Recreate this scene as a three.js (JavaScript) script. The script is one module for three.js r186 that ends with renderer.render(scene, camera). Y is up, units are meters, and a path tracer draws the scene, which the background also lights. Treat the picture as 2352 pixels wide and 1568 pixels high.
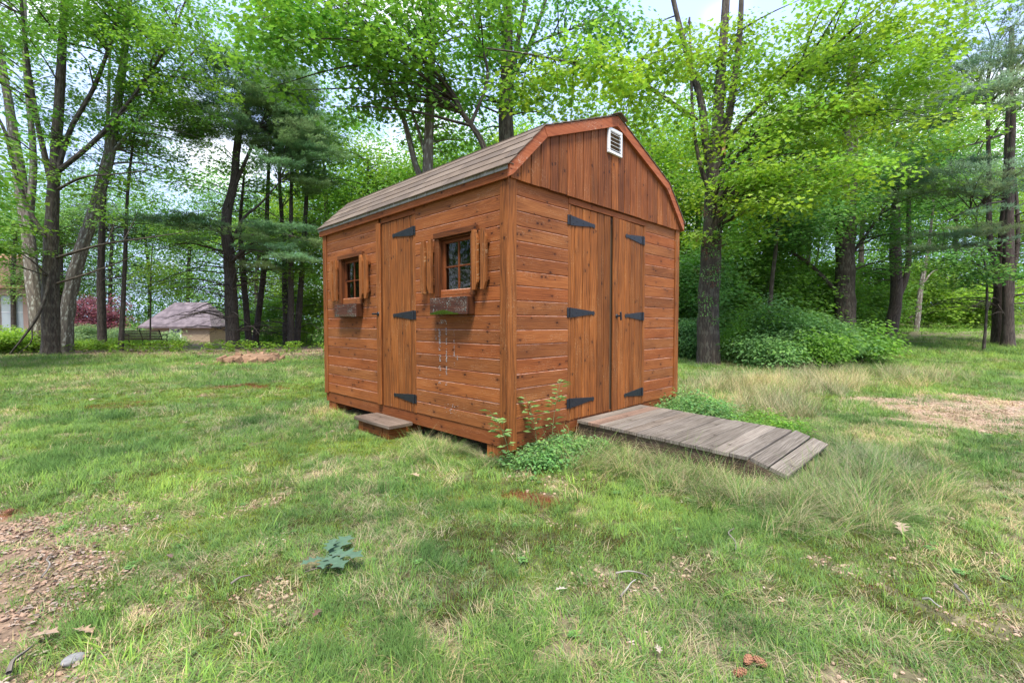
import * as THREE from 'three';
import { mergeGeometries } from 'three/addons/utils/BufferGeometryUtils.js';

// ------------------------------------------------------------------ camera, sky, sun, exposure
const EYE = new THREE.Vector3(-2.801, 1.213, 2.841);
const YAW = 45.08 * Math.PI / 180, PITCH = -2.177 * Math.PI / 180, FOV = 72.8;
const scene = new THREE.Scene();
const camera = new THREE.PerspectiveCamera(FOV, 1024 / 682, 0.05, 1500);
camera.position.copy(EYE);
camera.rotation.set(PITCH, -YAW, 0, 'YXZ');
const renderer = new THREE.WebGLRenderer({ antialias: true });
renderer.toneMapping = THREE.LinearToneMapping;
renderer.toneMappingExposure = 2.1;
renderer.shadowMap.enabled = true;
const SUN_DIR = new THREE.Vector3(-0.36, 1.0, 0.36).normalize();
const SUN_POWER = 3.6;

// ------------------------------------------------------------------ random and noise
function rngOf(seed) { let s = seed | 0; return () => { s = (s + 0x6d2b79f5) | 0; let t = Math.imul(s ^ (s >>> 15), 1 | s); t = (t + Math.imul(t ^ (t >>> 7), 61 | t)) ^ t; return ((t ^ (t >>> 14)) >>> 0) / 4294967296; }; }
const { sin, cos, PI, sqrt, abs, floor, min, max, exp, hypot, atan2 } = Math;
const mix = (a, b, t) => a + (b - a) * t;
const clamp = (x, a = 0, b = 1) => min(b, max(a, x));
const smooth = (a, b, x) => { const t = clamp((x - a) / (b - a)); return t * t * (3 - 2 * t); };
function hash(ix, iy, s) { let h = Math.imul(ix, 374761393) + Math.imul(iy, 668265263) + Math.imul(s, 2147483629 | 0) | 0; h = Math.imul(h ^ (h >>> 13), 1274126177); h ^= h >>> 16; h = Math.imul(h, 2246822519 | 0); return ((h ^ (h >>> 15)) >>> 0) / 4294967296; }
function vnoise(x, y, s = 0, px = 0, py = 0) {
  const ix = floor(x), iy = floor(y), fx = x - ix, fy = y - iy, u = fx * fx * (3 - 2 * fx), v = fy * fy * (3 - 2 * fy);
  const w = (i, p) => (p ? ((i % p) + p) % p : i);
  const x0 = w(ix, px), x1 = w(ix + 1, px), y0 = w(iy, py), y1 = w(iy + 1, py);
  const a = hash(x0, y0, s), b = hash(x1, y0, s), c = hash(x0, y1, s), d = hash(x1, y1, s);
  return a + (b - a) * u + (c - a) * v + (a - b - c + d) * u * v;
}
function fbm(x, y, o = 4, s = 0, px = 0, py = 0) { let f = 0, a = 0.5, n = 0; for (let i = 0; i < o; i++) { f += a * vnoise(x, y, s + i, px, py); n += a; x *= 2; y *= 2; px *= 2; py *= 2; a *= 0.5; } return f / n; }

function skyTexture() {
  const W = 1024, H = 512, d = new Float32Array(W * H * 4);
  for (let r = 0; r < H; r++) for (let c = 0; c < W; c++) {
    const el = ((r + 0.5) / H - 0.5) * PI, az = ((c + 0.5) / W - 0.5) * 2 * PI, y = sin(el), i = (r * W + c) * 4;
    const e = max(0, y), k = Math.pow(1 - e, 2.2);
    const base = [mix(0.37, 0.52, k), mix(0.50, 0.64, k), mix(0.88, 0.95, k)];
    const q = 1.6 / (e + 0.35), n = fbm(cos(az) * cos(el) * q * 1.7 + 20, sin(az) * cos(el) * q * 1.7 + 40, 5, 3), cl = smooth(0.45, 0.7, n) * 0.75;
    for (let j = 0; j < 3; j++) d[i + j] = y < -0.02 ? [0.12, 0.14, 0.07][j] : mix(base[j], [1.02, 1.03, 1.05][j], cl);
    d[i + 3] = 1;
  }
  const t = new THREE.DataTexture(d, W, H, THREE.RGBAFormat, THREE.FloatType);
  t.mapping = THREE.EquirectangularReflectionMapping; t.magFilter = THREE.LinearFilter; t.needsUpdate = true;
  return t;
}
const skyTex = skyTexture();
scene.background = skyTex; scene.environment = skyTex;
const sun = new THREE.DirectionalLight(new THREE.Color(1, 0.95, 0.86), SUN_POWER);
sun.position.copy(SUN_DIR).multiplyScalar(60); sun.target.position.set(0, 0, 0);
sun.castShadow = true; sun.shadow.radius = 34; sun.shadow.mapSize.set(4096, 4096);
Object.assign(sun.shadow.camera, { left: -45, right: 45, top: 45, bottom: -45, near: 1, far: 160 });
scene.add(sun, sun.target);

// ------------------------------------------------------------------ frames: along the sight (dep) and across it (lat), metres
const FX = sin(YAW), FZ = -cos(YAW), RX = cos(YAW), RZ = sin(YAW);
const latOf = (x, z) => (x - EYE.x) * RX + (z - EYE.z) * RZ, depOf = (x, z) => (x - EYE.x) * FX + (z - EYE.z) * FZ;
const worldXZ = (lat, dep) => [EYE.x + lat * RX + dep * FX, EYE.z + lat * RZ + dep * FZ];
camera.updateMatrixWorld(true);
const AX = new THREE.Vector3(), AY = new THREE.Vector3(), AZ = new THREE.Vector3();
camera.matrixWorld.extractBasis(AX, AY, AZ);
const FD = 1063.4;   // focal length in sketch units (a 2352 x 1568 sketch grid)
// a point on the survey sketch (x, y on the grid) at a distance in metres -> its place in the world
function at(px, py, dep) { return EYE.clone().addScaledVector(AZ, -dep).addScaledVector(AX, (px - 1176) / FD * dep).addScaledVector(AY, -(py - 784) / FD * dep); }
function terrain(x, z) {
  const lat = latOf(x, z), dep = depOf(x, z);
  const rise = 0.8 * smooth(12, 27, dep) * smooth(0, 9, lat - 2) + 2.2 * smooth(27, 60, dep) * smooth(4, 14, lat);
  const dip = -1.5 * smooth(29, 42, dep) * smooth(2, -4, lat + 4);
  const bump = (fbm(x * 0.55 + 9, z * 0.55 + 4, 3, 11) - 0.5) * 0.11 * smooth(0.4, 2.2, hypot(max(0, max(-x, x - 3.2)), max(0, max(z - 1.9, -z - 3.72))));
  return rise + dip + bump - 0.01;
}
function footOf(px, dep) { const lat = (px - 1176) / FD * dep, [x, z] = worldXZ(lat, dep); return new THREE.Vector3(x, terrain(x, z), z); }

// ------------------------------------------------------------------ scene graph helpers
const used = new Map();
function numbered(n) { const k = used.get(n) ?? 0; used.set(n, k + 1); return k ? `${n}_${String(k).padStart(3, '0')}` : n; }
function thing(name, label, category, p = [0, 0, 0], group) {
  const g = new THREE.Group(); g.name = numbered(name); g.position.set(...p); scene.add(g);
  g.userData = { label, category }; if (group) g.userData.group = group; return g;
}
function part(name, geo, mat, parent, kind) { const m = new THREE.Mesh(geo, mat); m.name = name; parent.add(m); if (kind) m.userData.kind = kind; return m; }
function partGroup(name, parent, p = [0, 0, 0]) { const g = new THREE.Group(); g.name = name; g.position.set(...p); parent.add(g); return g; }
function structure(name, geo, mat) { const m = new THREE.Mesh(geo, mat); m.name = name; m.userData = { kind: 'structure' }; scene.add(m); return m; }
const Q0 = new THREE.Quaternion(), V = (x, y, z) => new THREE.Vector3(x, y, z);

class GB {   // collects triangles
  constructor() { this.p = []; this.u = []; this.c = []; this.n = []; }
  tri(a, b, c, ua, ub, uc, col) { this.p.push(...a, ...b, ...c); this.u.push(...(ua || [0, 0]), ...(ub || [0, 0]), ...(uc || [0, 0])); if (col) for (let i = 0; i < 3; i++) this.c.push(...col); }
  quad(a, b, c, d, ua, ub, uc, ud, col) { this.tri(a, b, c, ua, ub, uc, col); this.tri(a, c, d, ua, uc, ud, col); }
  geo(norm = true) {
    const g = new THREE.BufferGeometry();
    g.setAttribute('position', new THREE.Float32BufferAttribute(this.p, 3)); g.setAttribute('uv', new THREE.Float32BufferAttribute(this.u, 2));
    if (this.c.length) g.setAttribute('color', new THREE.Float32BufferAttribute(this.c, 3));
    if (norm) g.computeVertexNormals(); return g;
  }
}
// box with chamfered edges, local frame; uv in metres, grain along the axis `grain`
const uvRand = rngOf(77);
function cbox(w, h, d, ch = 0.003, grain = 'x') {
  const x = w / 2, y = h / 2, z = d / 2, b = new GB(), o = [uvRand() * 9, uvRand() * 9];
  const uvOf = (p, n) => {
    const ax = { x: 0, y: 1, z: 2 }[grain], nn = n.map(abs); let na = nn.indexOf(max(...nn));
    if (na === ax) { const q = [0, 1, 2].filter((i) => i !== ax); return [p[q[0]] + o[0], p[q[1]] + o[1]]; }
    const across = [0, 1, 2].find((i) => i !== ax && i !== na); return [p[ax] + o[0], p[across] + o[1]];
  };
  const face = (pts) => {
    const a = V(...pts[0]), n = V(...pts[1]).sub(a).cross(V(...pts[2]).sub(a)).normalize(), c = pts.reduce((s, p) => s.add(V(...p)), V(0, 0, 0));
    if (n.dot(c) < 0) { pts = pts.slice().reverse(); n.negate(); }
    const na = n.toArray(), us = pts.map((p) => uvOf(p, na));
    for (let i = 1; i + 1 < pts.length; i++) b.tri(pts[0], pts[i], pts[i + 1], us[0], us[i], us[i + 1]);
  };
  for (const s of [-1, 1]) {
    face([[s * x, -y + ch, -z + ch], [s * x, y - ch, -z + ch], [s * x, y - ch, z - ch], [s * x, -y + ch, z - ch]]);
    face([[-x + ch, s * y, -z + ch], [x - ch, s * y, -z + ch], [x - ch, s * y, z - ch], [-x + ch, s * y, z - ch]]);
    face([[-x + ch, -y + ch, s * z], [x - ch, -y + ch, s * z], [x - ch, y - ch, s * z], [-x + ch, y - ch, s * z]]);
    for (const t of [-1, 1]) {
      face([[s * x, t * (y - ch), -z + ch], [s * x, t * (y - ch), z - ch], [s * (x - ch), t * y, z - ch], [s * (x - ch), t * y, -z + ch]]);
      face([[s * x, -y + ch, t * (z - ch)], [s * x, y - ch, t * (z - ch)], [s * (x - ch), y - ch, t * z], [s * (x - ch), -y + ch, t * z]]);
      face([[-x + ch, s * y, t * (z - ch)], [x - ch, s * y, t * (z - ch)], [x - ch, s * (y - ch), t * z], [-x + ch, s * (y - ch), t * z]]);
      for (const r of [-1, 1]) face([[s * x, t * (y - ch), r * (z - ch)], [s * (x - ch), t * y, r * (z - ch)], [s * (x - ch), t * (y - ch), r * z]]);
    }
  }
  return b.geo();
}
// box between two corners
function boxIn(name, x0, x1, y0, y1, z0, z1, mat, parent, grain = 'x', ch = 0.003) {
  const m = part(name, cbox(abs(x1 - x0), abs(y1 - y0), abs(z1 - z0), ch, grain), mat, parent); m.position.set((x0 + x1) / 2, (y0 + y1) / 2, (z0 + z1) / 2); return m;
}
function prism(poly, z0, z1, vertical = true, ch = 0.002) {   // outline in x, y; a little chamfer to the front; uv in metres
  const b = new GB(), o = [uvRand() * 9, uvRand() * 9], n = poly.length, cx = poly.reduce((s, p) => s + p[0], 0) / n, cy = poly.reduce((s, p) => s + p[1], 0) / n;
  let area = 0; for (let i = 0; i < n; i++) { const p = poly[i], q = poly[(i + 1) % n]; area += p[0] * q[1] - q[0] * p[1]; }
  if (area < 0) poly = poly.slice().reverse();
  const uv = (x, y) => (vertical ? [y + o[0], x + o[1]] : [x + o[0], y + o[1]]);
  const inn = poly.map(([x, y]) => { const dx = cx - x, dy = cy - y; return [x + Math.sign(dx) * min(abs(dx) * 0.5, ch), y + Math.sign(dy) * min(abs(dy) * 0.5, ch)]; });
  for (let i = 1; i + 1 < n; i++) {
    const [a, c, d] = [inn[0], inn[i], inn[i + 1]]; b.tri([...a, z1], [...c, z1], [...d, z1], uv(...a), uv(...c), uv(...d));
    const [e, f, g] = [poly[0], poly[i + 1], poly[i]]; b.tri([...e, z0], [...f, z0], [...g, z0], uv(...e), uv(...f), uv(...g));
  }
  for (let i = 0; i < n; i++) {
    const j = (i + 1) % n, p = poly[i], q = poly[j], pi = inn[i], qi = inn[j];
    b.quad([...p, z0], [...q, z0], [...q, z1 - ch], [...p, z1 - ch], uv(...p), uv(...q), uv(q[0], q[1] + 0.01), uv(p[0], p[1] + 0.01));
    b.quad([...p, z1 - ch], [...q, z1 - ch], [...qi, z1], [...pi, z1], uv(...p), uv(...q), uv(...qi), uv(...pi));
  }
  return b.geo();
}
function curveTube(pts, radii, sides = 7, wob = 0, seed = 1, uvr = 1) {   // tapered tube through Vector3 points
  const c = new THREE.CatmullRomCurve3(pts, false, 'centripetal'), n = max(3, (pts.length - 1) * (sides > 5 ? 6 : 4)), R = rngOf(seed);
  const pos = [], uv = [], idx = []; let up = V(0, 0, 1), L = 0, last = null; const off = R() * 7, ph = R() * 20;
  for (let i = 0; i <= n; i++) {
    const t = i / n, p = c.getPoint(t), d = c.getTangent(t); if (last) L += p.distanceTo(last); last = p;
    const k = t * (radii.length - 1), k0 = min(radii.length - 2, floor(k)), r = mix(radii[k0], radii[k0 + 1], k - k0);
    up = up.clone().addScaledVector(d, -up.dot(d)); if (up.lengthSq() < 1e-6) up.set(1, 0, 0).addScaledVector(d, -d.x); up.normalize();
    const side = d.clone().cross(up);
    for (let j = 0; j <= sides; j++) {
      const a = j / sides * 2 * PI, rr = r * (1 + wob * (vnoise(cos(a) * 1.6 + ph, L * 2.2 + sin(a) * 1.6, seed) - 0.5) * 2);
      pos.push(p.x + (up.x * cos(a) + side.x * sin(a)) * rr, p.y + (up.y * cos(a) + side.y * sin(a)) * rr, p.z + (up.z * cos(a) + side.z * sin(a)) * rr);
      uv.push((j / sides) * max(1, Math.round(2 * PI * radii[0] / 0.5)) * 0.5 * uvr + off, L * uvr + off);
    }
    if (i) for (let j = 0; j < sides; j++) { const a = (i - 1) * (sides + 1) + j, b = a + sides + 1; idx.push(a, a + 1, b, a + 1, b + 1, b); }
  }
  const g = new THREE.BufferGeometry(); g.setAttribute('position', new THREE.Float32BufferAttribute(pos, 3)); g.setAttribute('uv', new THREE.Float32BufferAttribute(uv, 2)); g.setIndex(idx); g.computeVertexNormals(); return g;
}

// ------------------------------------------------------------------ textures
function tex(W, H, fn, srgb = true) {
  const d = new Uint8Array(W * H * 4);
  for (let y = 0; y < H; y++) for (let x = 0; x < W; x++) { const c = fn(x / W, y / H), i = (y * W + x) * 4; d[i] = clamp(c[0]) * 255; d[i + 1] = clamp(c[1]) * 255; d[i + 2] = clamp(c[2]) * 255; d[i + 3] = 255; }
  const t = new THREE.DataTexture(d, W, H); t.magFilter = THREE.LinearFilter; t.minFilter = THREE.LinearMipmapLinearFilter; t.wrapS = t.wrapT = THREE.RepeatWrapping; if (srgb) t.colorSpace = THREE.SRGBColorSpace; t.needsUpdate = true; return t;
}
const lerp3 = (a, b, t) => [mix(a[0], b[0], t), mix(a[1], b[1], t), mix(a[2], b[2], t)];
const rgb = (r, g, b) => [r / 255, g / 255, b / 255];
// stained cedar: 2 m along the grain, 0.5 m across
function woodTexture(seed, pal, { knots = 16, streak = 0.5, weather = 0.3, rings = 60 } = {}) {
  const R = rngOf(seed), K = [];
  for (let i = 0; i < knots; i++) K.push([R(), R(), 0.005 + 0.008 * R()]);
  const bump = new Uint8Array(1024 * 512 * 4);
  const color = tex(1024, 512, (u, v) => {
    let x = u * 2, y = v * 0.5, warp = (fbm(u * 3, v * 4, 3, seed, 3, 4) - 0.5) * 0.09, kn = 0;
    for (const [ku, kv, kr] of K) {
      let dx = abs(u - ku); dx = min(dx, 1 - dx) * 2; let dy = v - kv; dy -= Math.round(dy); dy *= 0.5;
      if (dx > 0.16 || abs(dy) > 0.06) continue;
      const q = hypot(dx * 0.62, dy), f = exp(-q * q / (kr * kr * 5));
      warp += Math.sign(dy || 1) * f * kr * 1.1; kn = max(kn, smooth(kr * 1.15, kr * 0.5, q) + 0.45 * f * smooth(0.2, 0.7, vnoise(u * 300, v * 90, seed + 9, 300, 90)));
    }
    const w = y + warp, ring = 0.5 + 0.5 * sin(w * rings * 2 * PI + 5 * fbm(u * 4, v * 2, 2, seed + 5, 4, 2));
    const fine = fbm(u * 24, v * 260, 3, seed + 20, 24, 260), long = fbm(u * 6, v * 60, 3, seed + 31, 6, 60), blot = fbm(u * 5, v * 5, 4, seed + 41, 5, 5);
    let t = 0.42 + 0.20 * (ring - 0.5) + 0.55 * (fine - 0.5) + 0.9 * streak * (long - 0.5) + 0.5 * (blot - 0.5);
    let c = t < 0.5 ? lerp3(pal[0], pal[1], clamp(t * 2)) : lerp3(pal[1], pal[2], clamp(t * 2 - 1));
    const fl = smooth(0.74, 0.86, vnoise(u * 190, v * 300, seed + 55, 190, 300)) * smooth(0.5, 0.75, fbm(u * 9, v * 7, 3, seed + 61, 9, 7)) * weather;
    c = lerp3(c, pal[3], clamp(fl)); c = lerp3(c, pal[4], clamp(kn) * 0.8);
    const bi = (floor(v * 512) * 1024 + floor(u * 1024)) * 4, h = clamp(0.5 + 0.7 * (fine - 0.5) + 0.25 * (ring - 0.5) - 0.35 * kn); bump[bi] = bump[bi + 1] = bump[bi + 2] = h * 255; bump[bi + 3] = 255;
    return c;
  });
  const bt = new THREE.DataTexture(bump, 1024, 512); bt.magFilter = THREE.LinearFilter; bt.wrapS = bt.wrapT = THREE.RepeatWrapping; bt.needsUpdate = true;
  for (const t of [color, bt]) t.repeat.set(0.5, 2);
  return { color, bump: bt };
}
const CEDAR = [rgb(116, 60, 30), rgb(163, 90, 46), rgb(190, 114, 64), rgb(214, 176, 150), rgb(66, 32, 18)];
const DOORW = [rgb(92, 50, 24), rgb(156, 88, 42), rgb(188, 116, 62), rgb(216, 182, 150), rgb(60, 32, 18)];
const GREYW = [rgb(92, 84, 76), rgb(140, 131, 122), rgb(176, 168, 158), rgb(196, 190, 180), rgb(60, 52, 46)];
const wCedar = woodTexture(11, CEDAR, { knots: 26, streak: 0.35, weather: 0.5 }), wDoor = woodTexture(23, DOORW, { knots: 12, streak: 0.38, weather: 0.6, rings: 26 }), wGrey = woodTexture(37, GREYW, { knots: 5, streak: 0.8, weather: 0.7 });
function woodMat(w, r, g, b, rough = 0.72, bs = 0.0012) { return new THREE.MeshPhysicalMaterial({ specularIntensity: 0.4, map: w.color, bumpMap: w.bump, bumpScale: bs, roughness: rough, color: new THREE.Color().setRGB(r, g, b) }); }
const cedarMats = [[1, 1, 1], [0.86, 0.84, 0.84], [1.1, 1.1, 1.08], [0.95, 1.03, 1.1], [1.02, 0.93, 0.9], [0.8, 0.82, 0.86]].map((c) => woodMat(wCedar, c[0] * 0.75, c[1] * 0.85, c[2] * 0.84));
const doorMats = [[1, 1, 1], [0.78, 0.78, 0.78], [1.16, 1.14, 1.08], [0.92, 0.9, 0.86]].map((c) => woodMat(wDoor, c[0] * 0.74, c[1] * 0.82, c[2] * 0.78));
const gableMats = [[0.95, 0.9, 0.95], [0.72, 0.68, 0.74], [1.1, 1.02, 1.0], [0.84, 0.82, 0.84], [1.25, 1.22, 1.14]].map((c) => woodMat(wDoor, c[0] * 0.72, c[1] * 0.78, c[2] * 0.82));
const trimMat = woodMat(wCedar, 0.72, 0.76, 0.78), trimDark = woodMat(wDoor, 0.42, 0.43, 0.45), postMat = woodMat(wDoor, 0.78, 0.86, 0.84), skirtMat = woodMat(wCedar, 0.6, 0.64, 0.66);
const rakeMat = woodMat(woodTexture(51, [rgb(150, 78, 46), rgb(182, 102, 62), rgb(196, 122, 82), rgb(226, 196, 172), rgb(80, 40, 24)], { knots: 10, streak: 0.5, weather: 1.0, rings: 22 }), 0.74, 0.76, 0.78);
const slatMat = woodMat(wDoor, 0.8, 0.9, 0.88);
const greyMats = [[0.74, 0.73, 0.7], [0.66, 0.65, 0.63], [0.8, 0.78, 0.74], [0.72, 0.68, 0.63], [0.62, 0.61, 0.58]].map((c) => woodMat(wGrey, ...c, 0.9, 0.002));
const wornRed = woodMat(wGrey, 0.86, 0.64, 0.54, 0.9, 0.002), beamMat = woodMat(wGrey, 0.4, 0.32, 0.25, 0.9);
// flaking worn groove edges
const edgeTex = tex(512, 256, (u, v) => { const n = fbm(u * 40, v * 30, 4, 5, 40, 30), m = fbm(u * 6, v * 6, 3, 8, 6, 6); return lerp3(rgb(140, 80, 50), rgb(176, 130, 106), smooth(0.3, 0.66, n * 0.5 + m * 0.5)); });
edgeTex.repeat.set(0.7, 2);
const edgeMat = new THREE.MeshStandardMaterial({ map: edgeTex, roughness: 0.85 });
const blackIron = new THREE.MeshStandardMaterial({ color: new THREE.Color().setRGB(0.018, 0.02, 0.024), roughness: 0.5, metalness: 0.35 });
const voidMat = new THREE.MeshStandardMaterial({ color: new THREE.Color().setRGB(0.15, 0.095, 0.055), roughness: 1 });
const whiteVinyl = new THREE.MeshStandardMaterial({ color: new THREE.Color().setRGB(0.72, 0.72, 0.7), roughness: 0.5 });
const dripTex = tex(512, 64, (u, v) => { const n = fbm(u * 60, v * 5, 4, 71, 60, 5), m = fbm(u * 14, v * 2, 3, 76, 14, 2); return lerp3(rgb(152, 150, 144), rgb(116, 112, 100), smooth(0.55, 0.75, n * 0.6 + m * 0.4)); });
const dripMat = new THREE.MeshStandardMaterial({ map: dripTex, roughness: 0.8, metalness: 0 });
const shingleTex = tex(512, 512, (u, v) => { const g = vnoise(u * 256, v * 256, 91, 256, 256), h = fbm(u * 6, v * 6, 4, 93, 6, 6), k = hash(floor(u * 512), floor(v * 512), 97); return lerp3(rgb(104, 88, 74), rgb(160, 140, 120), clamp(0.45 * g + 0.3 * k + 0.55 * (h - 0.5) + 0.12)); });
shingleTex.repeat.set(1.2, 1.2);
const shingleMats = [[0.6, 0.61, 0.62], [0.48, 0.48, 0.48], [0.68, 0.69, 0.69], [0.58, 0.57, 0.55]].map((c) => new THREE.MeshStandardMaterial({ map: shingleTex, bumpMap: shingleTex, bumpScale: 0.002, roughness: 0.95, color: new THREE.Color().setRGB(...c) }));

// ------------------------------------------------------------------ ground zones
const ell = (x, z, cx, cz, rx, rz, a = 0) => { const dx = x - cx, dz = z - cz, c = cos(a), s = sin(a); return hypot((dx * c + dz * s) / rx, (-dx * s + dz * c) / rz); };
function zones(x, z) {
  const lat = latOf(x, z), dep = depOf(x, z), n1 = fbm(x * 0.8 + 3, z * 0.8 + 7, 4, 101), n2 = fbm(x * 1.9 + 11, z * 1.9 + 2, 3, 107), n3 = fbm(x * 4.5, z * 4.5, 3, 113), edge = (n2 - 0.5) * 1.1 + (n3 - 0.5) * 0.7;
  const inE = (...a) => 1 - smooth(0.72, 1.12, ell(x, z, ...a) + edge);
  const bare = max(inE(6.5, 2.9, 2.0, 1.25, 0.25), 0.35 * smooth(0.63, 0.73, n2 * 0.6 + n3 * 0.4));
  const litter = max(inE(-3.15, -0.35, 0.62, 1.35), inE(-2.75, -1.0, 0.45, 0.6) * 0.6, smooth(16.2, 18.2, dep + edge * 2) * smooth(1, -1, lat));
  const red = smooth(0.4, 0.52, n3) * max(inE(-0.1, -7.0, 0.8, 0.5, 0.6), inE(-2.0, -6.35, 0.48, 0.42), inE(-1.1, -6.5, 0.3, 0.2, 0.7), inE(-0.5, 0.66, 0.44, 0.22, 0.75), inE(-3.05, -1.55, 0.18, 0.15), inE(0.35, -6.2, 0.3, 0.16));
  const olive = max(inE(-1.1, 0.98, 0.42, 0.26, 0.7), inE(-0.75, 1.25, 0.6, 0.18, 0.78), inE(-1.5, 1.3, 0.26, 0.16), 0.6 * smooth(0.57, 0.66, n2) * smooth(6, 3, dep));
  const moss = max(inE(-1.2, -6.6, 3.4, 1.3, 0.6), inE(-1.6, -1.7, 0.9, 0.6), inE(-0.6, -1.6, 0.7, 0.5), inE(-2.2, -0.3, 0.6, 0.4), 0.85 * smooth(0.5, 0.62, fbm(x * 1.1 + 31, z * 1.1 + 17, 3, 127)));
  const tall = max(inE(1.5, 2.25, 1.6, 0.5), inE(0.6, 1.1, 0.5, 1.0), inE(2.75, 1.3, 0.6, 1.2), 0.3 * inE(-0.35, -0.4, 0.35, 0.7));
  const straw = max(inE(7.6, 0.2, 2.6, 1.4, 0.4), inE(4.6, 0.6, 1.4, 0.8), inE(10.4, 1.2, 1.8, 1.4));
  const dry = clamp(0.16 + 1.4 * (n1 - 0.42) + 0.28 * smooth(0, 3, lat) * smooth(9, 4, dep) + 0.2 * smooth(4, 1.5, dep));
  const clump = smooth(0.56, 0.66, fbm(x * 2.3 + 71, z * 2.3 + 13, 3, 131)) * smooth(9, 5, dep);
  const fresh = smooth(8, 13, dep) * smooth(2, 6, lat);
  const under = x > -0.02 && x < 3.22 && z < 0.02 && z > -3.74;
  return { lat, dep, bare, litter, red, olive, moss, tall, straw, dry, fresh, clump, n1, n2, n3, under };
}
// ground sheet: fine near the camera, coarse to the horizon
{
  const steps = (a, b, s0, grow) => { const o = [a]; let s = s0; while (o[o.length - 1] < b) { o.push(o[o.length - 1] + s); s *= grow; } return o; };
  const deps = [-400, -150, -60, -25, -10, -4, -1.5, ...steps(0.4, 12, 0.085, 1.004), ...steps(12.2, 420, 0.3, 1.07)];
  const half = steps(0, 7, 0.085, 1.003), lats0 = [...half, ...steps(7.2, 420, 0.3, 1.09)], lats = [...lats0.slice(1).reverse().map((v) => -v), ...lats0];
  const pos = [], col = [], uv = [], idx = [], nx = lats.length;
  for (const d of deps) for (const l of lats) {
    const [x, z] = worldXZ(l, d), q = zones(x, z), far = smooth(20, 40, d);
    pos.push(x, terrain(x, z), z); uv.push(x / 3, z / 3);
    let c = lerp3([0.15, 0.13, 0.06], [0.34, 0.27, 0.16], q.dry);
    c = lerp3(c, [0.12, 0.15, 0.03], q.moss * 0.9); c = lerp3(c, [0.06, 0.075, 0.018], q.olive * 0.8); c = lerp3(c, [0.21, 0.065, 0.02], q.red * 0.85);
    c = lerp3(c, [0.52, 0.37, 0.27], q.bare); c = lerp3(c, [0.3, 0.19, 0.13], q.litter * 0.85); c = lerp3(c, [0.3, 0.24, 0.11], q.straw * 0.7);
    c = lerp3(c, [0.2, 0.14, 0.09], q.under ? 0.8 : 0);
    col.push(...c);
  }
  for (let i = 0; i + 1 < deps.length; i++) for (let j = 0; j + 1 < nx; j++) { const a = i * nx + j, b = a + nx; idx.push(a, a + 1, b, a + 1, b + 1, b); }
  const g = new THREE.BufferGeometry(); g.setAttribute('position', new THREE.Float32BufferAttribute(pos, 3)); g.setAttribute('color', new THREE.Float32BufferAttribute(col, 3)); g.setAttribute('uv', new THREE.Float32BufferAttribute(uv, 2)); g.setIndex(idx); g.computeVertexNormals();
  const soil = tex(1024, 1024, (u, v) => { const a = fbm(u * 90, v * 90, 4, 141, 90, 90), b = fbm(u * 14, v * 14, 4, 147, 14, 14), s = hash(floor(u * 512), floor(v * 512), 7), k = clamp(0.25 + 0.9 * a + 0.4 * (b - 0.5) + 0.18 * (s - 0.5)); return [0.72 + 0.3 * (k - 0.5) * 2, 0.72 + 0.3 * (k - 0.5) * 2, 0.70 + 0.32 * (k - 0.5) * 2]; });
  structure('ground', g, new THREE.MeshStandardMaterial({ vertexColors: true, map: soil, bumpMap: soil, bumpScale: 0.012, roughness: 1 }));
}

// ------------------------------------------------------------------ the shed
const shed = thing('garden_shed', 'red brown cedar barn shed with gambrel roof and black strap hinges', 'shed');
const W = 3.2, LEN = 3.72, B0 = 0.25, EXPO = 0.13;
const R1 = rngOf(5);
// horizontal tongue and groove board in a local frame: x along, y up, z out; groove chamfers carry a worn edge material
function grooveBoard(len, h, t = 0.02, ch = 0.007) {
  const b = new GB(), o = [R1() * 9, R1() * 9], y0 = 0.0006, y1 = h - 0.0006, Z = t; let main;
  const q = (a, c, d, e) => b.quad(a, c, d, e, ...[a, c, d, e].map((p) => [p[0] + o[0], p[1] + p[2] + o[1]]));
  q([0, y0 + ch * 0.6, Z], [len, y0 + ch * 0.6, Z], [len, y1 - ch, Z], [0, y1 - ch, Z]);
  q([0, y0, Z - ch], [len, y0, Z - ch], [len, y0 + ch * 0.6, Z], [0, y0 + ch * 0.6, Z]);
  q([0, y0, 0], [len, y0, 0], [len, y0, Z - ch], [0, y0, Z - ch]);
  q([len, y0, 0], [0, y0, 0], [0, y1, 0], [len, y1, 0]);
  for (const x of [0, len]) { const p = [[x, y0, 0], [x, y0, Z - ch], [x, y0 + ch * 0.6, Z], [x, y1 - ch, Z], [x, y1, Z - ch], [x, y1, 0]]; if (!x) p.reverse(); for (let i = 1; i < 5; i++) b.tri(p[0], p[i], p[i + 1], ...[p[0], p[i], p[i + 1]].map((s) => [s[2] + o[0], s[1] + o[1]])); }
  main = b.p.length / 3;
  q([0, y1 - ch, Z], [len, y1 - ch, Z], [len, y1, Z - ch], [0, y1, Z - ch]);
  q([0, y1, Z - ch], [len, y1, Z - ch], [len, y1, 0], [0, y1, 0]);
  const g = b.geo(); g.addGroup(0, main, 0); g.addGroup(main, b.p.length / 3 - main, 1); return g;
}
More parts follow.
